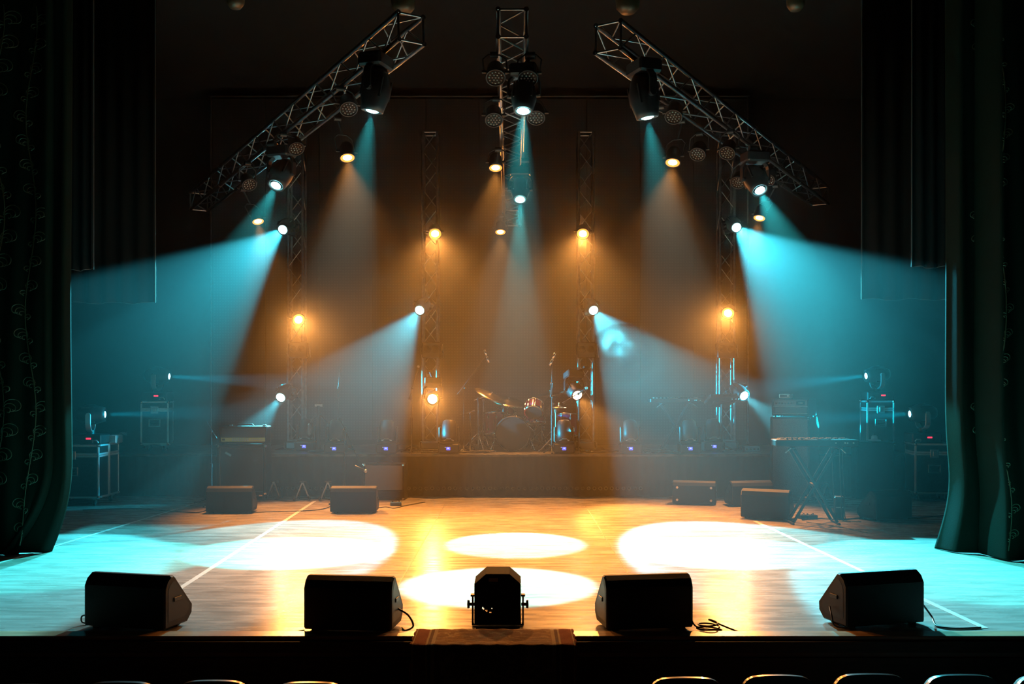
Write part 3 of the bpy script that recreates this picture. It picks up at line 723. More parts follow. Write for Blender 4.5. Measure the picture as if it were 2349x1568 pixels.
# ================================================================ DRUM KIT
m_shell_=mat('wine_drum_shell',(.20,.03,.10),.15,.3,coat=1); m_head=mat('drum_head',(.75,.75,.73),.45); m_bhead=mat('black_drum_head',(.012,.012,.012),.5)
m_cym=mat('bronze_cymbal',(.60,.54,.42),.25,1.0,bump=.3,bscale=90)
def drum(c,r,L,axis,label,front=None,legs=None,lugs=8,name='tom_drum',foot=None,hole=False):
    """axis: unit vector towards batter side"""
    ax=Vector(axis).normalized(); c=Vector(c); root=empty(name,foot if foot is not None else c-ax*L/2,0,label,'drum'); o=root.location.copy()
    M=ax.to_track_quat('Z','Y').to_matrix().to_4x4(); M.translation=c-o
    MB().lathe([(r,-L/2),(r,L/2)],32,M).build('shell',m_shell_,root)
    for s,mm in((1,m_head),(-1,front or m_head)):
        MB().lathe([(.001,s*(L/2+.004)),(r*.98,s*(L/2+.004))],32,M).build('drum_head',mm,root)
        MB().lathe([(r-.004,s*(L/2+.012)),(r+.013,s*(L/2+.012)),(r+.013,s*(L/2-.02)),(r,s*(L/2-.02))],32,M).build('hoop',M_['chrome'] if name!='bass_drum' else m_bhead,root)
    for k in range(lugs):
        a=2*PI*k/lugs+.2; u=V(math.cos(a),math.sin(a),0)
        l=MB().tube(M@(u*(r+.012)+V(0,0,-L/2)),M@(u*(r+.012)+V(0,0,L/2)),.004,6)
        for z in(-L*.28,L*.28): l.box(M@(u*(r+.010)+V(0,0,z)),(.022,.022,.045),.006,M.to_3x3())
        l.build('lug',M_['chrome'],root)
    for lg in legs or []:
        MB().path([Vector(q)-o for q in lg],.0075,8).build('leg',M_['chrome'],root)
    return root
kd=16.45
k=at(1176,992,kd); k=V(k.x,kd+.2,RZ+.285)
drum(k,.275,.42,(0,1,0),'bass drum with plain black front head at the centre of the riser',front=m_bhead,name='bass_drum',foot=V(k.x,kd+.2,RZ),legs=[[(k.x+s*.26,kd+.05,RZ+.25),(k.x+s*.36,kd-.02,RZ+.01)] for s in(-1,1)])
def floor_tom(px,py,d,r,L,label):
    c=at(px,py,d); f=V(c.x,d,RZ)
    return drum(c,r,L,(0,.12,1),label,name='floor_tom',foot=f,legs=[[c+V(math.cos(a)*(r+.02),math.sin(a)*(r+.02),L*.25),c+V(math.cos(a)*(r+.02),math.sin(a)*(r+.02),-L*.5),V(c.x+math.cos(a)*(r+.05),d+math.sin(a)*(r+.05),RZ+.01)] for a in(.5,2.6,4.7)])
floor_tom(1134,972,17.08,.17,.36,'wine-red floor tom with chrome rims left of the bass drum')
floor_tom(1302,975,16.80,.18,.36,'floor tom glaring in orange light on the right of the kit')
c=at(1225,936,16.75); drum(c,.14,.2,(.1,.75,.66),'small rack tom tilted above the bass drum on its right',front=m_bhead,name='tom_drum',foot=V(c.x,16.75,RZ),legs=[[c+V(0,.0,-.12),c+V(-.02,.02,-.3),V(k.x+.06,kd+.24,RZ+.56)]])
c=at(1160,951,17.45); drum(c,.16,.15,(0,.5,.86),'shallow tom just behind the top of the bass drum',name='tom_drum',foot=V(c.x,17.45,RZ),legs=[[c+V(.1,0,-.05),c+V(.12,.0,-.25),V(c.x+.14,17.45,RZ+.02)]])
sn=at(1226,962,17.1); drum(sn,.17,.13,(0,.2,1),'chrome snare drum on a low stand right of the bass drum',name='snare_drum',foot=V(sn.x,17.1,RZ),
   legs=[[V(sn.x,17.1,sn.z-.08),V(sn.x,17.1,RZ+.18)]]+[[V(sn.x,17.1,RZ+.25),V(sn.x+.2*math.cos(a),17.1+.2*math.sin(a),RZ+.01)] for a in(.3,2.4,4.4)]+[[V(sn.x,17.1,sn.z-.2),V(sn.x+.15*math.cos(a),17.1+.15*math.sin(a),sn.z-.06)] for a in(1.2,3.3,5.4)])
def cym_stand(foot,tip,r,nrm,label,hh=None,pole=None):
    root=empty('cymbal_stand',foot,0,label,'cymbal stand'); o=Vector(foot); tip=Vector(tip); pz=pole if pole else tip.z-.2
    for k_ in range(3):
        a=2*PI*k_/3+.9
        l=MB().tube((0,0,.3),(.27*math.cos(a),.27*math.sin(a),.012),.010,8); l.tube((0,0,.08),(.15*math.cos(a),.15*math.sin(a),.14),.006,6); l.ball((.27*math.cos(a),.27*math.sin(a),.014),.017,8,6); l.build('leg',M_['chrome'],root)
    p=MB().tube((0,0,.06),(0,0,(pz-o.z)*.5),.016,10); p.tube((0,0,(pz-o.z)*.5),(0,0,pz-o.z),.012,10)
    for z in(.32,(pz-o.z)*.5,(pz-o.z)): p.tube((0,0,z-.03),(0,0,z+.01),.024,12); p.box((.03,0,z-.01),(.04,.012,.02),.004)
    p.build('pole',M_['chrome'],root)
    top=V(0,0,pz-o.z); t=tip-o; dr=(t-top)
    b=MB().tube(top-dr*.35,t-dr.normalized()*.01,.0095,8); b.ball(top,.024,10,8); b.tube(t-Vector(nrm).normalized()*.05,t+Vector(nrm).normalized()*.04,.006,8); b.ball(t+Vector(nrm).normalized()*.045,.014,8,6); b.build('boom',M_['chrome'],root)
    M=Vector(nrm).normalized().to_track_quat('Z','Y').to_matrix().to_4x4(); M.translation=t
    pr=[(.008,.022),(r*.12,.018),(r*.2,.004),(r*.6,-.008),(r,-.022),(r,-.024),(r*.6,-.011),(r*.2,.001),(.008,.018)]
    MB().lathe(pr,40,M).build('cymbal',m_cym,root)
    if hh: 
        MB().lathe([(a_,-z_-.05) for a_,z_ in pr],40,M).build('cymbal',m_cym,root)
    return root
cym_stand(on(1097,1034,RZ),at(1126,905,16.7),.28,(-.42,-.25,.9) and (.42,-.20,.88),'chrome boom stand with the large tilted crash cymbal at the left of the kit',pole=at(1097,914,16.7).z)
cym_stand(on(1106,1031,RZ)+V(0,.75,0),at(1166,918,17.1),.30,(.20,-.27,.94),'chrome stand beside it with the broad ride cymbal over the bass drum',pole=at(1106,917,17.4).z)
cym_stand(on(1246,1032,RZ)+V(0,.75,0),at(1262,901,17.3),.21,(-.08,-.12,.98),'stand with a medium cymbal behind the right overhead microphone',pole=at(1262,930,17.3).z)
cym_stand(on(1272,1032,RZ)+V(0,.75,0),at(1300,891,17.35),.13,(-.25,-.18,.95),'stand with the small splash cymbal highest on the right of the kit',pole=at(1290,925,17.35).z)
cym_stand(on(1275,1037,RZ),at(1282,931,16.25),.125,(0,-.03,1),'hi-hat stand with a pair of small cymbals right of the snare',hh=True,pole=at(1276,940,16.25).z)
b=empty('drum_throne',V(k.x+.15,kd+1.25,RZ),0,'low drum stool hidden behind the bass drum','stool'); MB().lathe([(.001,.46),(.16,.46),(.17,.49),(.16,.54),(.001,.55)],24).build('seat',M_['blackmatte'],b); MB().tube((0,0,.2),(0,0,.46),.018,10).build('column',M_['chrome'],b)
for q in range(3): a=q*2*PI/3; MB().tube((0,0,.25),(.25*math.cos(a),.25*math.sin(a),.012),.012,8).build('leg',M_['chrome'],b)
# chrome pedal and hardware at the kit's feet
pd=empty('kick_pedal',V(k.x+.02,kd+.62,RZ),0,'chrome kick pedal behind the bass drum','pedal'); MB().box((0,.05,.02),(.09,.28,.012),.003,Matrix.Rotation(R(12),3,'X')).build('footboard',m_silver,pd); MB().path([(-.06,-.1,.01),(-.06,-.1,.2),(.06,-.1,.2),(.06,-.1,.01)],.009).build('frame',M_['chrome'],pd); MB().tube((0,-.1,.2),(0,-.14,.32),.006,8).build('beater',M_['chrome'],pd)
# microphones round the kit and the stage
f=on(1064,1036,RZ); kn=at(1090,864,f.y); mic_stand(f,kn.z-RZ-.17,at(1116,815,f.y),'tall black overhead microphone stand left of the drum kit',knee=None or at(1067,890,f.y),tail=at(1053,900,f.y),mic=True,mic_dir=(.33,0,-1),cond=True,base=.14)
f=V((1266-CX)*16.02/F,16.02,RZ); mic_stand(f,at(0,880,f.y).z-RZ,at(1268,822,f.y),'tall black overhead microphone stand right of the snare drum',knee=at(1265,880,f.y),tail=at(1264,905,f.y),mic_dir=(-.42,0,-1),cond=True,base=.14)
f=on(1079,1036,RZ); mic_stand(f,at(0,953,f.y).z-RZ,at(1054,952,f.y),'short stand with a boom arm at the far left of the drum kit',knee=at(1079,948,f.y),tail=at(1084,943,f.y),mic=False,base=.12)
f=on(1327,1039,RZ); mic_stand(f,at(0,908,f.y).z-RZ,at(1340,893,f.y),'black microphone stand silhouetted by the orange lamp on the right',knee=at(1327,903,f.y),tail=at(1296,921,f.y),mic=True,base=.16)
f=on(944,1038,RZ); mic_stand(f,at(0,893,f.y).z-RZ,at(958,846,f.y),'slim microphone stand beside the inner left tower',knee=at(946,889,f.y),mic_dir=(.3,0,1),base=.2)
f=on(776,1035,RZ); mic_stand(f,at(0,888,f.y).z-RZ,at(781,838,f.y),'tall thin stand with an orange-lit boom on the left riser',knee=at(776,890,f.y),mic=False)
f=on(790,1160); f=V(f.x,f.y,0); t=at(833,1077,f.y-.1); mic_stand(f,at(0,984,f.y).z,t,'boom microphone stand pointing down at the slanted amplifier',knee=at(790,986,f.y),tail=at(782,965,f.y),mic_dir=(.9,0,-.45))
f=on(485,1158); mic_stand(f,at(0,985,f.y).z,at(497,1005,f.y),'microphone stand standing left of the guitar cabinet',knee=at(485,990,f.y),tail=at(477,972,f.y),mic=False,base=.35)
# displays: floor moving heads along the riser
def floor_head(px,py,label,d=None):
    p=on(px,py,RZ) if d is None else V((px-CX)*d/F,d,RZ)
    root=empty('moving_head_light',p,0,label,'stage light','unlit moving lights along the riser edge')
    MB().box((0,.15,.085),(.33,.30,.15),.02).build('base',M_['black'],root)
    sc=MB().box((-.005,-.003,.085),(.062,.006,.05),.002).build('display',m_disp,root)
    MB().box((-.005,-.0065,.092),(.03,.002,.012),.0005).build('display_text',m_disptxt,sc)
    MB().ball((-.052,-.002,.105),.006,8,5).build('indicator',m_disptxt,sc)
    y=MB()
    for s in(-1,1): y.box((s*.145,.15,.30),(.035,.10,.24),.012)
    y.box((0,.15,.185),(.30,.12,.035),.012); y.build('yoke',M_['black'],root)
    hd=MB(); M=Matrix.Translation((0,.15,.35))@Matrix.Rotation(R(-16),4,'X')
    hd.lathe([(.001,-.17),(.07,-.165),(.115,-.12),(.122,-.03),(.118,.06),(.10,.15),(.085,.165),(.08,.15)],24,M); hd.build('head',M_['black'],root)
    MB().lathe([(.001,.16),(.04,.155),(.08,.14)],18,M).build('lens',m_lensoff,root)
    MB().box((.0,.022,.235),(.075,.008,.012),.002,Matrix.Rotation(R(-10),3,'X')).build('nameplate',m_silver,root)
    for s in(-1,1): MB().box((s*.055,.05,.215),(.05,.02,.014),.004,Matrix.Rotation(s*.4,3,'Y')).build('cooling_fin',m_silver,root)
    return root
for px,lb,d in((767,'unlit moving light on the riser edge behind the boom microphone stand',None),(886,'unlit moving light on the riser edge above the slanted amplifier',None),(1029,'unlit moving light on the riser edge left of the drum kit',None),(1295,'unlit moving light on the riser edge in front of the right floor tom',None),(1448,'unlit moving light on the riser edge halfway from the kit to the keyboards',None),(1585,'unlit moving light on the riser edge below the long flat keyboard',None),(698,'unlit moving light set back beside the outer left tower base',16.45),(1640,'unlit moving light set back beside the outer right tower base',16.45)):
    floor_head(px,1041,lb,d)
# cable nests on the riser
def nest(x0,x1,label,seed,n=9,y0=15.98,y1=16.5):
    random.seed(seed); root=empty('cable_pile',V((x0+x1)/2,(y0+y1)/2,RZ),0,label,'cables','cable piles on the riser'); o=root.location
    for i in range(n):
        pts=[];x=random.uniform(x0,x1);y=random.uniform(y0,y1)
        for q in range(7):
            pts.append(V(min(max(x,x0),x1),min(max(y,y0),y1),RZ+.008+random.random()*.03)-o); x+=random.uniform(-.3,.3); y+=random.uniform(-.14,.14)
        P=[]
        for a in range(len(pts)-1):
            for t in(0,.33,.66): P.append(pts[a].lerp(pts[a+1],t)+V(0,.012*math.sin(a+t*6),0))
        MB().path(P,.007+.004*random.random(),6).build('cable',m_cable,root)
nest(-1.95,-1.10,'tangled cables lit orange on the riser left of the inner left tower',5,11)
nest(-.95,-.25,'tangled cables on the riser at the left feet of the drum kit',6,10)
nest(1.08,1.75,'tangled cables lit orange on the riser right of the drum kit',8,11)
nest(2.1,2.6,'loose cables on the riser below the long flat keyboard',9,7)
# ================================================================ RISER, SCREEN, DRAPES
m_skirt=mat('black_skirt_cloth',(.035,.035,.034),.9,bump=.3,bscale=40,stretch=(8,1,1)); m_deck=mat('riser_deck_boards',(.10,.085,.07),.4,noise=.4,nscale=6)
rs=empty('stage_riser',V(0,RIS,0),0,'long dark platform across the back of the stage carrying the band gear','riser')
MB().box((0,1.3,.64),(12.6,2.6,.04),.006).build('deck',m_deck,rs)
sk=MB(); N=420; vs=[]
for i in range(N+1):
    x=-6.28+12.56*i/N; vs+= [(x,.03+.010*math.sin(i*1.1)+.006*math.sin(i*.37),.62),(x,.03+.014*math.sin(i*1.1+.3)+.01*math.sin(i*.37),.004)]
sk.add(vs,[(2*i,2*i+1,2*i+3,2*i+2) for i in range(N)],True); sk.build('skirt',m_skirt,rs)
fb=MB().box((0,.10,.31),(12.5,.02,.60)); 
for x in(-6.25,6.25): fb.box((x,1.35,.31),(.02,2.4,.60))
fb.build('frame',M_['blackmatte'],rs)
rn=MB()
for i in range(66): rn.torus((-3.85+i*.09,.008,.125),.024,.006,Matrix.Rotation(PI/2,4,'X'),12,5)
rr=rn.build('ring_row',mat('dull_ring',(.22,.22,.22),.5,.5),rs); 
# LED mesh screen
def mesh_mat():
    m=bpy.data.materials.new('led_mesh'); m.use_nodes=True; nt=m.node_tree; b=nt.nodes['Principled BSDF']; b.inputs['Roughness'].default_value=.5
    tc=nt.nodes.new('ShaderNodeTexCoord'); sx=nt.nodes.new('ShaderNodeSeparateXYZ'); nt.links.new(tc.outputs['Object'],sx.inputs[0])
    def tri(sock,pitch):
        a=nt.nodes.new('ShaderNodeMath'); a.operation='DIVIDE'; a.inputs[1].default_value=pitch; nt.links.new(sock,a.inputs[0])
        f=nt.nodes.new('ShaderNodeMath'); f.operation='FRACT'; nt.links.new(a.outputs[0],f.inputs[0])
        s=nt.nodes.new('ShaderNodeMath'); s.operation='SUBTRACT'; s.inputs[1].default_value=.5; nt.links.new(f.outputs[0],s.inputs[0])
        q=nt.nodes.new('ShaderNodeMath'); q.operation='ABSOLUTE'; nt.links.new(s.outputs[0],q.inputs[0])
        l=nt.nodes.new('ShaderNodeMath'); l.operation='LESS_THAN'; l.inputs[1].default_value=.24; nt.links.new(q.outputs[0],l.inputs[0]); return l.outputs[0]
    mu=nt.nodes.new('ShaderNodeMath'); mu.operation='MULTIPLY'; nt.links.new(tri(sx.outputs[0],.05),mu.inputs[0]); nt.links.new(tri(sx.outputs[2],.05),mu.inputs[1])
    mx=nt.nodes.new('ShaderNodeMix'); mx.data_type='RGBA'; mx.inputs[6].default_value=(.008,.008,.008,1); mx.inputs[7].default_value=(.024,.024,.024,1); nt.links.new(mu.outputs[0],mx.inputs[0]); nt.links.new(mx.outputs[2],b.inputs['Base Color'])
    return m
m_mesh=mesh_mat()
ls=empty('led_mesh_screen',V(0,18.35,RZ),0,'wide dark dotted mesh screen hanging behind the drum kit and towers','screen')
x0=(487-CX)*18.35/F; x1=(1713-CX)*18.35/F; n=10; pw=(x1-x0)/n
for i in range(n): MB().box((x0+(i+.5)*pw,0,3.15),(pw-.012,.03,6.1)).build('mesh_panel',m_mesh,ls)
for x in(x0-.02,x1+.02): MB().tube((x,0,.02),(x,0,6.25),.016,10).build('side_pole',M_['alu'],ls)
MB().tube((x0-.05,0,6.25),(x1+.05,0,6.25),.02,10).build('top_pole',M_['black'],ls)
# side masking drapes
m_drape=mat('black_serge_drape',(.008,.008,.008),.95,spec=.1); m_lit_edge=mat('lit_edge_paint',(.05,.05,.05),.7)  # edge tubes coloured paler than the cloth to stand for light along its edges
def drape(px0,px1,pyb,d,label,step,edge):
    x0=(px0-CX)*d/F;x1=(px1-CX)*d/F;z0=at(0,pyb,d).z; root=empty('masking_drape',V((x0+x1)/2,d,z0),0,label,'drape'); o=root.location
    m=MB(); N=60; top=7.0
    for s in(0,):
        vs=[]
        for i in range(N+1):
            x=x0+(x1-x0)*i/N; y=d+.03*math.sin(i*.8); vs+=[(x-o.x,y-o.y,z0-o.z+.012*math.sin(i*.35)),(x-o.x,y-o.y,top-o.z)]
        m.add(vs,[(2*i,2*i+1,2*i+3,2*i+2) for i in range(N)],True)
    c=m.build('cloth',m_drape,root); sm=c.modifiers.new('t','SOLIDIFY'); sm.thickness=.012
    e=MB(); xe=x1 if edge>0 else x0
    e.tube((xe-o.x,0,0),(xe-o.x,0,top-o.z),.010,6); e.build('side_lit_edge',m_lit_edge,root)
    h=MB().path([(x0-o.x+(x1-x0)*i/N,.03*math.sin(i*.8),.012*math.sin(i*.35)) for i in range(N+1)],.006,6); h.build('bottom_lit_edge',m_lit_edge,root)
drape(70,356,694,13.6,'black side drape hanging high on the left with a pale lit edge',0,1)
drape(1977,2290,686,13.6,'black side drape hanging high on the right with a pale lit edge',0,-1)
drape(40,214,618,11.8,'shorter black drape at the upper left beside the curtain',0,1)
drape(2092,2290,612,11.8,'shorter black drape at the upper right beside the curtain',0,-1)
# ================================================================ HOUSE CURTAINS
m_cur=mat('green_velvet',(.0014,.0085,.005),.9,spec=.15,bump=.3,bscale=120); m_gold_t=mat('pale_embroidery',(.07,.09,.05),.4,.15)
def curtain(side,label):
    s=side  # -1 left, +1 right
    d0=10.5
    def S(u,z):
        xe=(4.57 if s<0 else 4.57)
        fl=max(0,1-z/ .95); fl=fl*fl
        if s<0: xx=xe+.015*math.exp(-((z-2.4)/1.2)**2)+fl*.13*math.exp(-u/.15)+fl*.34*math.exp(-((u-.16)/.12)**2)+u
        else:   xx=xe+.05*math.exp(-((z-.6)/.5)**2)-fl*.16*math.exp(-(u/.10))+u*(1-.0*fl)
        # folds : a steep return at the inner edge, a second steep step, then broad shallow pleats
        def ss(a,b): t=max(0,min(1,(u-a)/(b-a))); return t*t*(3-2*t)
        if s>0: y=d0+.27-.27*ss(-.005,.05)-.45*ss(.17,.25)
        else:   y=d0+.12-.12*ss(-.005,.03)-.10*ss(.13,.16)-.1*ss(.4,.8)
        y+= (.05*math.sin(u*9.5+.6*math.sin(z*.6))+.02*math.sin(u*23+z*.3))*min(1,max(0,u-.28)/.4)
        y+= .008*math.sin(u*31+z*1.3)
        y-= fl*.06*(1+math.sin(u*7))
        return V(s*xx,y,z)
    root=empty('house_curtain',V(s*5.9,d0,0),0,label,'curtain'); o=root.location
    us=[.006*i for i in range(50)]+[.3+3.6*(i/110)**1.15 for i in range(111)]; zs=[.012+ (7.05)*(j/60)**1.6 for j in range(61)]
    vs=[];
    for j,z in enumerate(zs):
        for u in us:
            p=S(u,z); 
            if j==0: p.z=.004+.008*abs(math.sin(u*11))
            vs.append(p-o)
    n=len(us)
    fs=[(j*n+i,j*n+i+1,(j+1)*n+i+1,(j+1)*n+i) for j in range(60) for i in range(n-1)]
    if s>0: fs=[f[::-1] for f in fs]
    c=MB().add(vs,fs,True).build('velvet',m_cur,root); sm=c.modifiers.new('t','SOLIDIFY'); sm.thickness=.02; sm.offset=-1 if s<0 else -1
    # inner edge tube in brighter green paints the rim light; embroidered scrolls follow
    e=MB().path([S(0,z)-o+V(0,-.006,0) for z in zs[1:]],.014,8); e.build('painted_rim',mat('lit_rim_green',(.02,.10,.045),.6) if s<0 else bpy.data.materials['lit_rim_green'],root)
    em=MB()
    def ribbon(pts,r): em.path([S(u,z)-o+V(0,-.018,0) for u,z in pts],r,5)
    cols=[(.30,.15),(.62,.2)] if s<0 else [(.235,.10),(.72,.2)]
    for u0,amp in cols:
        ribbon([(u0+amp*.35*math.sin(z*3.2),z) for z in [.10+i*.05 for i in range(110)]],.007)
        for k in range(22):
            zc=.20+k*.245; sg=1 if math.cos(zc*3.2)>0 else -1; base=u0+amp*.35*math.sin(zc*3.2)
            for q in (.55,.9,1.25):                      # curling tendrils on alternate sides
                R0=amp*.42*q; cu=base+sg*R0*.9; cz=zc+.05*q
                ribbon([(cu-sg*R0*(1-.75*t)*math.cos(5.2*t),cz+R0*(1-.75*t)*math.sin(5.2*t)) for t in [i/20 for i in range(21)]],.006)
            for q in (.45,.75):                          # smaller counter-curls
                R0=amp*.34*q; cu=base-sg*R0*.9; cz=zc-.05+.06*q
                ribbon([(cu+sg*R0*(1-.7*t)*math.cos(4.6*t),cz+R0*(1-.7*t)*math.sin(4.6*t)) for t in [i/16 for i in range(17)]],.007)
    em.build('embroidery',m_gold_t,root)
    return S
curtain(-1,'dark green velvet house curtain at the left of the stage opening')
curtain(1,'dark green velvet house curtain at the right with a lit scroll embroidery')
# ================================================================ TRUSSES, TOWERS
TR={}
def htruss(key,near,far,label):
    TR[key]=(Vector(near),Vector(far)); return truss(near,far,(0,0,1),label,size=.32,cell=.36,name='lighting_truss',seg=2.0)
def ctr(px,py,d): return at(px,py,d)
htruss('L',at(944,64,10.0),at(456,463,16.4),'aluminium truss hanging at an angle over the left half of the stage')
htruss('R',at(1394,84,10.0),at(1881,450,16.4),'aluminium truss hanging at an angle over the right half of the stage')
htruss('C',at(1175,52,9.8),V(0,17.9,4.65),'aluminium truss hanging straight back over the centre of the stage')
def near_truss(key,p,drop=.12):
    a,b=TR[key]; p=Vector(p); t=((p-a).xy.dot((b-a).xy))/((b-a).xy.length_squared); q=a+(b-a)*t
    ax=(b-a).normalized(); n=V(ax.y,-ax.x,0).normalized(); k=(p-q).dot(n)
    if k<0: n=-n
    # a point just outside the lower chord on the lamp's side
    return q+n*(.135+.045)-V(0,0,.135+.05)
TOW={}
def tower(key,px,d,label,ztop=5.95):
    X=(px-CX)*d/F; TOW[key]=V(X,d,0)
    r=truss(V(X,d,RZ+.14),V(X,d,ztop),(0,1,0),label,size=.29,cell=.32,name='truss_tower',seg=1.5)
    MB().box((0,0,-.07),(.36,.36,.13),.02).build('base_block',m_silver,r); MB().box((0,0,-.132),(.62,.62,.012),.003).build('base_plate',M_['black'],r)
    for s in(-1,1): MB().box((s*.15,-.185,-.06),(.03,.02,.10),.004).build('base_clamp',M_['black'],r)
    return r
tower('1',681,17.15,'outer left truss tower standing on the riser'); tower('2',988,17.15,'inner left truss tower beside the drum kit'); tower('3',1343,17.15,'inner right truss tower beside the drum kit'); tower('4',1665,17.15,'outer right truss tower standing on the riser')
def twin(px,py,d,label):
    c=at(px,py,d); root=empty('twin_blinder',c,0,label,'stage light')
    MB().box((0,0,0),(.30,.14,.26),.015).build('housing',M_['black'],root)
    for s in(-1,1):
        MB().lathe([(.062,0),(.066,.012),(.058,.012)],20,Matrix.Translation((s*.072,-.072,.02))@Matrix.Rotation(PI/2,4,'X')).build('rim',M_['black'],root)
        MB().lathe([(.001,.010),(.03,.006),(.056,-.004)],18,Matrix.Translation((s*.072,-.072,.02))@Matrix.Rotation(PI/2,4,'X')).build('lamp_glass',m_lensoff,root)
    y=MB()
    for s in(-1,1): y.box((s*.165,.02,.02),(.012,.04,.18),.003)
    y.build('yoke',M_['black'],root); MB().tube((.18,.0,.10),(.20,-.0,-.12),.006,6).build('safety_cable',m_silver,root)
    MB().box((0,.085,0),(.22,.05,.06),.006).build('bracket',M_['black'],root)
for px,lb in((685,'dark twin lamp box on the outer left tower under its orange lamp'),(990,'dark twin lamp box on the inner left tower'),(1345,'dark twin lamp box on the inner right tower'),(1665,'dark twin lamp box on the outer right tower under its orange lamp')): twin(px,803,16.85,lb)
# ================================================================ LIT FIXTURES
HAZE=.0095; PC=4800.0; PT=7200.0; PO=2000.0; PB=1250.0
def beam(root,lp,d,half,power,col,blend=.18,rad=.045):
    lp=Vector(lp); p=lp+d*.012; o=spot('beam_light',p,p+d,half,power,col,blend,rad)
    M=look(d); M.translation=p-root.location; o.parent=root; o.matrix_basis=M
    return o
def tower_head(px,py,d,aim,bd,tw,half,power,label,col=CYAN,**k):
    lp=at(px,py,d); t=TOW[tw]
    r,dr=moving_head(lp,aim,bd,label,arm_to=V(t.x,t.y-.21,lp.z+.03),group=None,drop=.30,s=.9,**k); beam(r,lp,dr,half,power,col); return r
tower_head(648,527,16.42,(-5.3,8.6,0),(0,1,0),'1',14.5,PC*2.7,'cyan moving light high on the outer left tower throwing a wide beam left')
tower_head(1690,522,16.42,(4.6,8.0,0),(0,1,0),'4',14.5,PC*3.4,'cyan moving light high on the outer right tower throwing the brightest beam right')
tower_head(962,712,16.42,(-2.75,10.8,0),(0,1,0),'2',14,PC*1.35,'cyan moving light midway up the inner left tower aimed left')
tower_head(1362,712,16.42,(2.7,10.5,0),(0,1,0),'3',14,PC*2.1,'cyan moving light midway up the inner right tower aimed right')
tower_head(643,912,16.42,(-4.25,13.5,0),(0,1,0),'1',12,PC*.8,'cyan moving light low on the outer left tower')
tower_head(1708,908,16.42,(5.0,13.,0),(0,1,0),'4',12,PC*.9,'cyan moving light low on the outer right tower')
def truss_head(px,py,d,aim,key,half,power,label):
    lp=at(px,py,d); r,dr=moving_head(lp,aim,(0,0,1),label,arm_to=near_truss(key,lp),drop=.27,s=(.9 if key=='C' else 1.05),hr=.14,lens_r=.062); beam(r,lp,dr,half,power,TEAL)
truss_head(853,258,10.20,(-2.25,10.5,0),'L',13.5,PT*.85,'cyan moving light under the near end of the left truss')
truss_head(632,427,12.93,(-4.1,10.0,0),'L',13,PT*.45,'cyan moving light under the far half of the left truss')
truss_head(1200,257,10.15,(-.11,8.75,0),'C',10.7,PT*.8,'upper cyan moving light under the centre truss')
truss_head(1193,459,13.75,(.04,11.1,0),'C',9.0,PT*.95,'lower cyan moving light further back under the centre truss')
truss_head(1486,273,10.19,(2.15,10.5,0),'R',13.5,PT*.85,'cyan moving light under the near end of the right truss')
truss_head(1744,438,13.04,(3.95,9.8,0),'R',14,PT*.65,'cyan moving light under the far half of the right truss')
# orange pars under the trusses
def truss_par(px,py,d,key,label,power,aim=None,half=31):
    lp=at(px,py,d); aim=aim or (lp.x*.62,lp.y-1.9,0); r,dr=par_can(lp,aim,label,True,arm_to=near_truss(key,lp)); beam(r,lp,dr,half,power,ORANGE,.7,.07)
truss_par(797,362,12.10,'L','orange lamp under the left truss between its two cyan lights',PO*.75)
truss_par(592,508,15.18,'L','orange lamp at the far left end of the left truss',PO*.8,(-2.6,13.6,0),27)
truss_par(1137,385,13.26,'C','orange lamp under the middle of the centre truss',PO)
truss_par(1148,532,16.94,'C','orange lamp at the far end of the centre truss',PO*.7)
truss_par(1543,373,12.10,'R','orange lamp under the right truss between its two cyan lights',PO*.75)
truss_par(1742,500,15.18,'R','orange lamp at the far right end of the right truss',PO*.8,(2.6,13.6,0),27)
# unlit cans
for px,py,d,key,lb in((1137,178,10.12,'C','unlit can with faint dots under the front left edge of the centre truss'),(1211,180,10.12,'C','unlit can with glinting dots under the front right edge of the centre truss'),(1133,275,11.38,'C','unlit can under the left edge of the centre truss above the orange lamp'),(1230,270,11.33,'C','unlit can tucked behind the upper cyan light of the centre truss'),
  (800,250,11.11,'L','unlit can under the left truss beside the first cyan light'),(680,341,12.65,'L','unlit can under the middle of the left truss'),(1545,268,11.44,'R','unlit can right of the first cyan light of the right truss'),(1600,354,12.54,'R','unlit can right of the first orange lamp of the right truss'),(1668,351,12.43,'R','unlit can under the middle of the right truss'),(1692,419,13.86,'R','unlit can left of the second cyan light of the right truss'),(1762,412,14.19,'R','unlit can right of the second cyan light of the right truss'),(572,424,13.75,'L','unlit can under the far part of the left truss')):
    lp=at(px,py,d); r,dr=par_can(lp,(lp.x*.5,lp.y-2.4,1.6),lb,False,arm_to=near_truss(key,lp),group='unlit cans under the trusses',lensmat='black',r=.09)
# tower blinders
def tower_par(px,py,d,tw,label,power,aim,half=32,r=.10,blend=.8):
    lp=at(px,py,d); t=TOW[tw]; ro,dr=par_can(lp,aim,label,True,arm_to=V(t.x,t.y-.205,lp.z+.05),r=r); beam(ro,lp,dr,half,power,ORANGE,blend,.07)
tower_par(998,536,16.68,'2','dazzling orange lamp high on the inner left tower',PB*1.6,(-.6,11.5,0))
tower_par(1337,536,16.68,'3','dazzling orange lamp high on the inner right tower',PB*1.6,(.6,11.5,0))
tower_par(685,733,16.68,'1','dazzling orange lamp midway up the outer left tower',PB*.8,(-1.2,11,0))
tower_par(1670,718,16.68,'4','dazzling orange lamp midway up the outer right tower',PB*.8,(1.2,11,0))
for tw,px,py in(('2',998,536),('3',1337,536)):   # added wide spots at the open lamps, warm fill for the upper haze
    p=at(px,py,16.70); spot('warm_fill',p,p+V(0,-1,-.35),62,300,DEEPORANGE,1.0,.07)
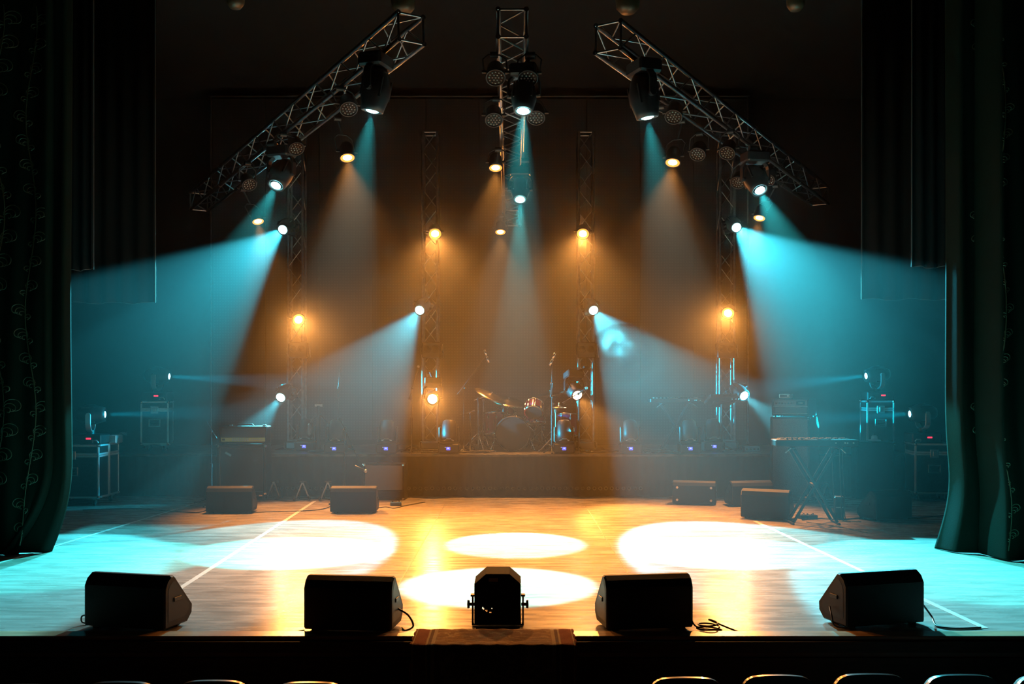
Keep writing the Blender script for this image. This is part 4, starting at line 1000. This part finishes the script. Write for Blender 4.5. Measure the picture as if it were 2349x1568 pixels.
# low orange heads hanging on the inner towers
def low_head(px,py,tw,aim,label,power,half):
    lp=at(px,py,16.42); t=TOW[tw]; r,dr=moving_head(lp,aim,(0,.35,1),label,lit='lens_orange',arm_to=V(t.x,t.y-.21,lp.z+.45),drop=.27,s=.95,lens_r=.075); beam(r,lp,dr,half,power,ORANGE,.8,.06)
low_head(992,915,'2',(-.8,7.5,.4),'orange moving light hanging low on the inner left tower',PB*.28,26)
low_head(1325,907,'3',(1.95,13.3,0),'orange moving light hanging low on the inner right tower behind the microphone stand',PB*1.5,20)
# moving heads on the flight cases
def case_head(px,py,d,aim,label,z):
    lp=at(px,py,d); r,dr=moving_head(lp,aim,(0,0,-1),label,lit='lens_blue',silver=True,drop=.37,s=1.0,hr=.15,lens_r=.05); beam(r,lp,dr,5.5,(15000 if z>1 else 13000),(.0,.55,.85),.4,.03)
    o=r.location; zb=z-o.z; c=lp-dr*.21-o
    u=V(1,0,0)
    MB().box((c.x,c.y,zb+.075),(.44,.34,.14),.015).build('ballast_box',M_['black'],r)
    MB().box((c.x+.04,c.y-.172,zb+.085),(.07,.006,.022),.001).build('display',m_red,r)
    sx=1 if aim[0]>lp.x else -1
    hd=MB().path([(c.x+sx*.10,c.y-.172,zb+.03),(c.x+sx*.11,c.y-.20,zb+.06),(c.x+sx*.17,c.y-.20,zb+.06),(c.x+sx*.18,c.y-.172,zb+.03)],.010); hd.build('carry_handle',m_silver,r)
    return r
M_['lens_blue']=emit('lit_blue_lens',(.25,.75,1.0),6)
flight_case(V(-6.28,14.6,0),0,.78,.75,.875,'large flight case with double side edges beside the left curtain',double=True)
flight_case(V(-5.76,16.5,RZ),R(9),.44,.45,.81,'upright flight case on the left end of the riser')
flight_case(V(6.27,15.2,0),R(-6),.56,.55,.86,'large flight case beside the right curtain')
flight_case(V(5.96,16.55,RZ),R(-5),.44,.45,.82,'upright flight case on the right end of the riser')
case_head(243,950,14.85,(6.0,17.3,1.42),'moving light on the large left flight case',.875)
case_head(390,863,16.75,(5.8,16.8,1.25),'moving light on the upright left flight case',1.47)
case_head(2085,949,15.45,(-5.88,15.0,.65),'moving light on the large right flight case',.86)
case_head(1985,862,16.8,(-5.88,15.0,.65),'moving light on the upright right flight case',1.48)
cb=empty('power_unit',V(-5.86,15.08,.875),0,'grey power unit with a cable heap behind the moving light on the large left case','power unit'); MB().box((0,0,.06),(.16,.26,.12),.01).build('housing',m_silver,cb); 
for i in range(4): MB().path([(.0,.1,.12),(.06,.12+.02*i,.15),(.12,.16,.11+.01*i),(.06,.2,.125)],.008).build('cable',m_cable,cb)
# top lanterns on a pipe
bt=tag(MB().tube((-4.6,10.6,5.95),(4.6,10.6,5.95),.025,10).build('lighting_pipe',M_['black']),'black pipe above the trusses that carries the round lanterns','pipe')
for px,py,d,lb,w in((540,19,10.6,'round dark lantern at the top edge far left',.10),(925,30,10.6,'round dark lantern at the top edge above the left truss',.13),(1440,30,10.6,'round dark lantern at the top edge above the right truss',.13),(1825,24,10.6,'round dark lantern at the top edge far right',.10)):
    c=at(px,py,d); r=empty('lantern',c,0,lb,'stage light','round lanterns along the top edge')
    MB().lathe([(.001,0),(w*.55,.0),(w*.9,.05),(w,.16),(w*.9,.3),(w*.5,.36),(.001,.37)],24).build('body',mat('bronze_lantern',(.10,.06,.03),.4,.3) if 'bronze_lantern' not in bpy.data.materials else bpy.data.materials['bronze_lantern'],r)
    MB().box((0,-w*.92,.17),(w*.7,.02,.14),.004).build('vent',M_['black'],r)
    y=MB()
    for s in(-1,1): y.box((s*(w+.015),0,.28),(.01,.03,.26),.002)
    y.tube((0,0,.37),(0,0,5.95-c.z),.012,8); y.box((0,0,.41),(2*w+.04,.03,.01)); y.build('yoke',M_['black'],r)
# ================================================================ FLOOR TAPES AND CABLES
def tape(x,xb,y0,y1,w,label):
    m=MB(); m.add([(x-w/2,y0,.0015),(x+w/2,y0,.0015),(xb+w/2,y1,.0015),(xb-w/2,y1,.0015),(x-w/2,y0,.0035),(x+w/2,y0,.0035),(xb+w/2,y1,.0035),(xb-w/2,y1,.0035)],[(4,5,6,7),(0,1,5,4),(1,2,6,5),(2,3,7,6),(3,0,4,7)])
    tag(m.build('floor_tape',m_white),label,'tape')
tape(-4.95,-4.58,9.4,15.6,.04,'white tape line along the far left floor, running in front of the left curtain')
tape(-2.76,-2.93,7.4,15.2,.05,'white tape line crossing the left floor behind the leftmost front wedge')
tape(3.31,3.07,7.17,12.95,.05,'white tape line crossing the right floor behind the rightmost front wedge')
tag(MB().box((-.97,11.2,.0012),(.012,7.6,.0015)).build('trim_1',mat('floor_seam',(.14,.11,.08),.5)),kind='structure')
tag(MB().box((1.05,11.2,.0012),(.012,7.6,.0015)).build('trim_2',bpy.data.materials['floor_seam']),kind='structure')
tag(MB().box((0,6.905,.012),(16.8,.15,.03),.006).build('trim_3',mat('stage_lip_wood',(.5,.32,.19),.28,noise=.3,stretch=(.3,4,1))),kind='structure')
cable(fl((190,1170),(300,1167),(380,1172),(450,1176),(474,1170)),'black cable running across the blue floor to the left rear wedge')
cable(fl((578,1176),(650,1173),(700,1172),(740,1168),(762,1160)),'thin black cable between the two left rear wedges')
cable(fl((630,1146),(660,1150),(690,1147),(730,1144),(770,1147)),'thin black cable along the foot of the guitar stands')
cable(fl((862,1166),(885,1163),(905,1166),(930,1160),(975,1152)),'thin cable from the slanted amplifier to the blue pedal')
cable(fl((640,1456),(670,1452),(698,1447)),'short cable entering the second front wedge from its left')
p=on(917,1440)
cable([V(p.x-.03,p.y+.02,.14),V(p.x+.06,p.y-.03,.10),V(p.x+.10,p.y-.06,.03),V(p.x+.05,p.y-.10,.007),V(p.x+.02,p.y-.02,.007)],'cable looping out of the second front wedge beside the carpeted box',.007)
p=on(1625,1447)
cable([V(p.x-.12,p.y+.02,.10),V(p.x-.08,p.y,.03)]+[V(p.x+.085*math.cos(a)*(1-.02*a),p.y+.07*math.sin(a),.008+.004*a) for a in [i*.6 for i in range(24)]]+[V(p.x+.2,p.y-.05,.007),V(p.x+.26,p.y-.05,.007)],'coiled cable lying by the third front wedge',.006)
p=on(2122,1425)
cable([V(p.x-.02,p.y+.0,.13),V(p.x+.04,p.y-.02,.04)]+fl((2150,1438),(2190,1443),(2250,1441)),'cable lying right of the fourth front wedge',.007)
p=on(1920,1440); cable([V(p.x-.02,p.y+.1,.13),V(p.x-.03,p.y+.02,.08),V(p.x-.02,p.y-.01,.02),V(p.x+.06,p.y-.04,.007)],'short cable hanging from the left side of the fourth front wedge',.006)
p=on(193,1432); cable([V(p.x+.03,p.y+.0,.07),V(p.x-.015,p.y,.06),V(p.x-.015,p.y,.02),V(p.x+.03,p.y,.008)],'small cable loop at the left side of the first front wedge',.006)
cable(fl((1840,1193),(1880,1190),(1930,1192),(1990,1188),(2100,1187),(2175,1183)),'black cable along the floor past the front keyboard to the right curtain',.008)
cable(fl((1850,1198),(1920,1208),(1990,1222)),'thin cable crossing the orange floor below the front keyboard',.005)
kx=at(1908,1020,12.9); 
for i,(px,lab) in enumerate(((1909,'thin cable hanging from the middle of the front keyboard'),(1926,'cable hanging from the right part of the front keyboard'),(1933,'second cable hanging close to the right part of the front keyboard'))):
    a=at(px,1018,12.95); cable([a,a+V(.01,.02,-.3),a+V(.03,.03,-.6),V(a.x+.05,a.y+.02,.007),V(a.x+.2,a.y-.1,.007)],lab,.006)
# ---------------------------------------------------------------- camera, world, render
cam=bpy.data.cameras.new('camera'); co=bpy.data.objects.new('camera',cam); C.objects.link(co); SC.camera=co
cam.sensor_width=36; cam.lens=36.0; cam.shift_y=(HY-784)/2349.0; co.location=(0,0,EYE); co.rotation_euler=(PI/2,0,0); cam.clip_end=200
w=bpy.data.worlds.new('world'); SC.world=w; w.use_nodes=True; wn=w.node_tree; wn.nodes['Background'].inputs[0].default_value=(.0012,.0008,.0006,1)
# thin theatre haze filling the hall: a broad lobe and a narrow forward lobe
wa=wn.nodes.new('ShaderNodeAddShader')
for i,(dd,gg) in enumerate(((HAZE*.70,.5),(HAZE*.30,.93))):
    v=wn.nodes.new('ShaderNodeVolumeScatter'); v.inputs['Density'].default_value=dd; v.inputs['Anisotropy'].default_value=gg; wn.links.new(v.outputs[0],wa.inputs[i])
# the haze hangs behind the house curtains and spills out only over the middle of the forestage
def wmath(op,a,b):
    n=wn.nodes.new('ShaderNodeMath'); n.operation=op
    for i,x in enumerate((a,b)):
        if x is None: continue
        if isinstance(x,(int,float)): n.inputs[i].default_value=x
        else: wn.links.new(x,n.inputs[i])
    return n.outputs[0]
gp=wn.nodes.new('ShaderNodeNewGeometry'); sp=wn.nodes.new('ShaderNodeSeparateXYZ'); wn.links.new(gp.outputs['Position'],sp.inputs[0])
behind=wmath('GREATER_THAN',sp.outputs[1],10.75)
mid=wmath('MULTIPLY',wmath('LESS_THAN',wmath('ABSOLUTE',sp.outputs[0],None),3.3),wmath('GREATER_THAN',sp.outputs[1],8.2))
msk=wmath('MAXIMUM',behind,mid)
for n in [n for n in wn.nodes if n.type=='VOLUME_SCATTER']:
    wn.links.new(wmath('MULTIPLY',msk,n.inputs['Density'].default_value),n.inputs['Density'])
w.cycles.volume_step_size=4.0; SC.cycles.volume_max_steps=12
wn.links.new(wa.outputs[0],[n for n in wn.nodes if n.type=='OUTPUT_WORLD'][0].inputs['Volume'])
vs=SC.view_settings; vs.view_transform='Standard'; vs.look='None'; vs.gamma=1; vs.use_curve_mapping=False; vs.exposure=0
cy=SC.cycles; cy.use_denoising=True; cy.max_bounces=4; cy.diffuse_bounces=2; cy.glossy_bounces=2; cy.transmission_bounces=3; cy.volume_bounces=0; cy.transparent_max_bounces=6
cy.sample_clamp_direct=0; cy.sample_clamp_indirect=4; cy.caustics_reflective=False; cy.caustics_refractive=False
cy.use_light_tree=True; cy.use_adaptive_sampling=True; cy.adaptive_threshold=.025; cy.adaptive_min_samples=24
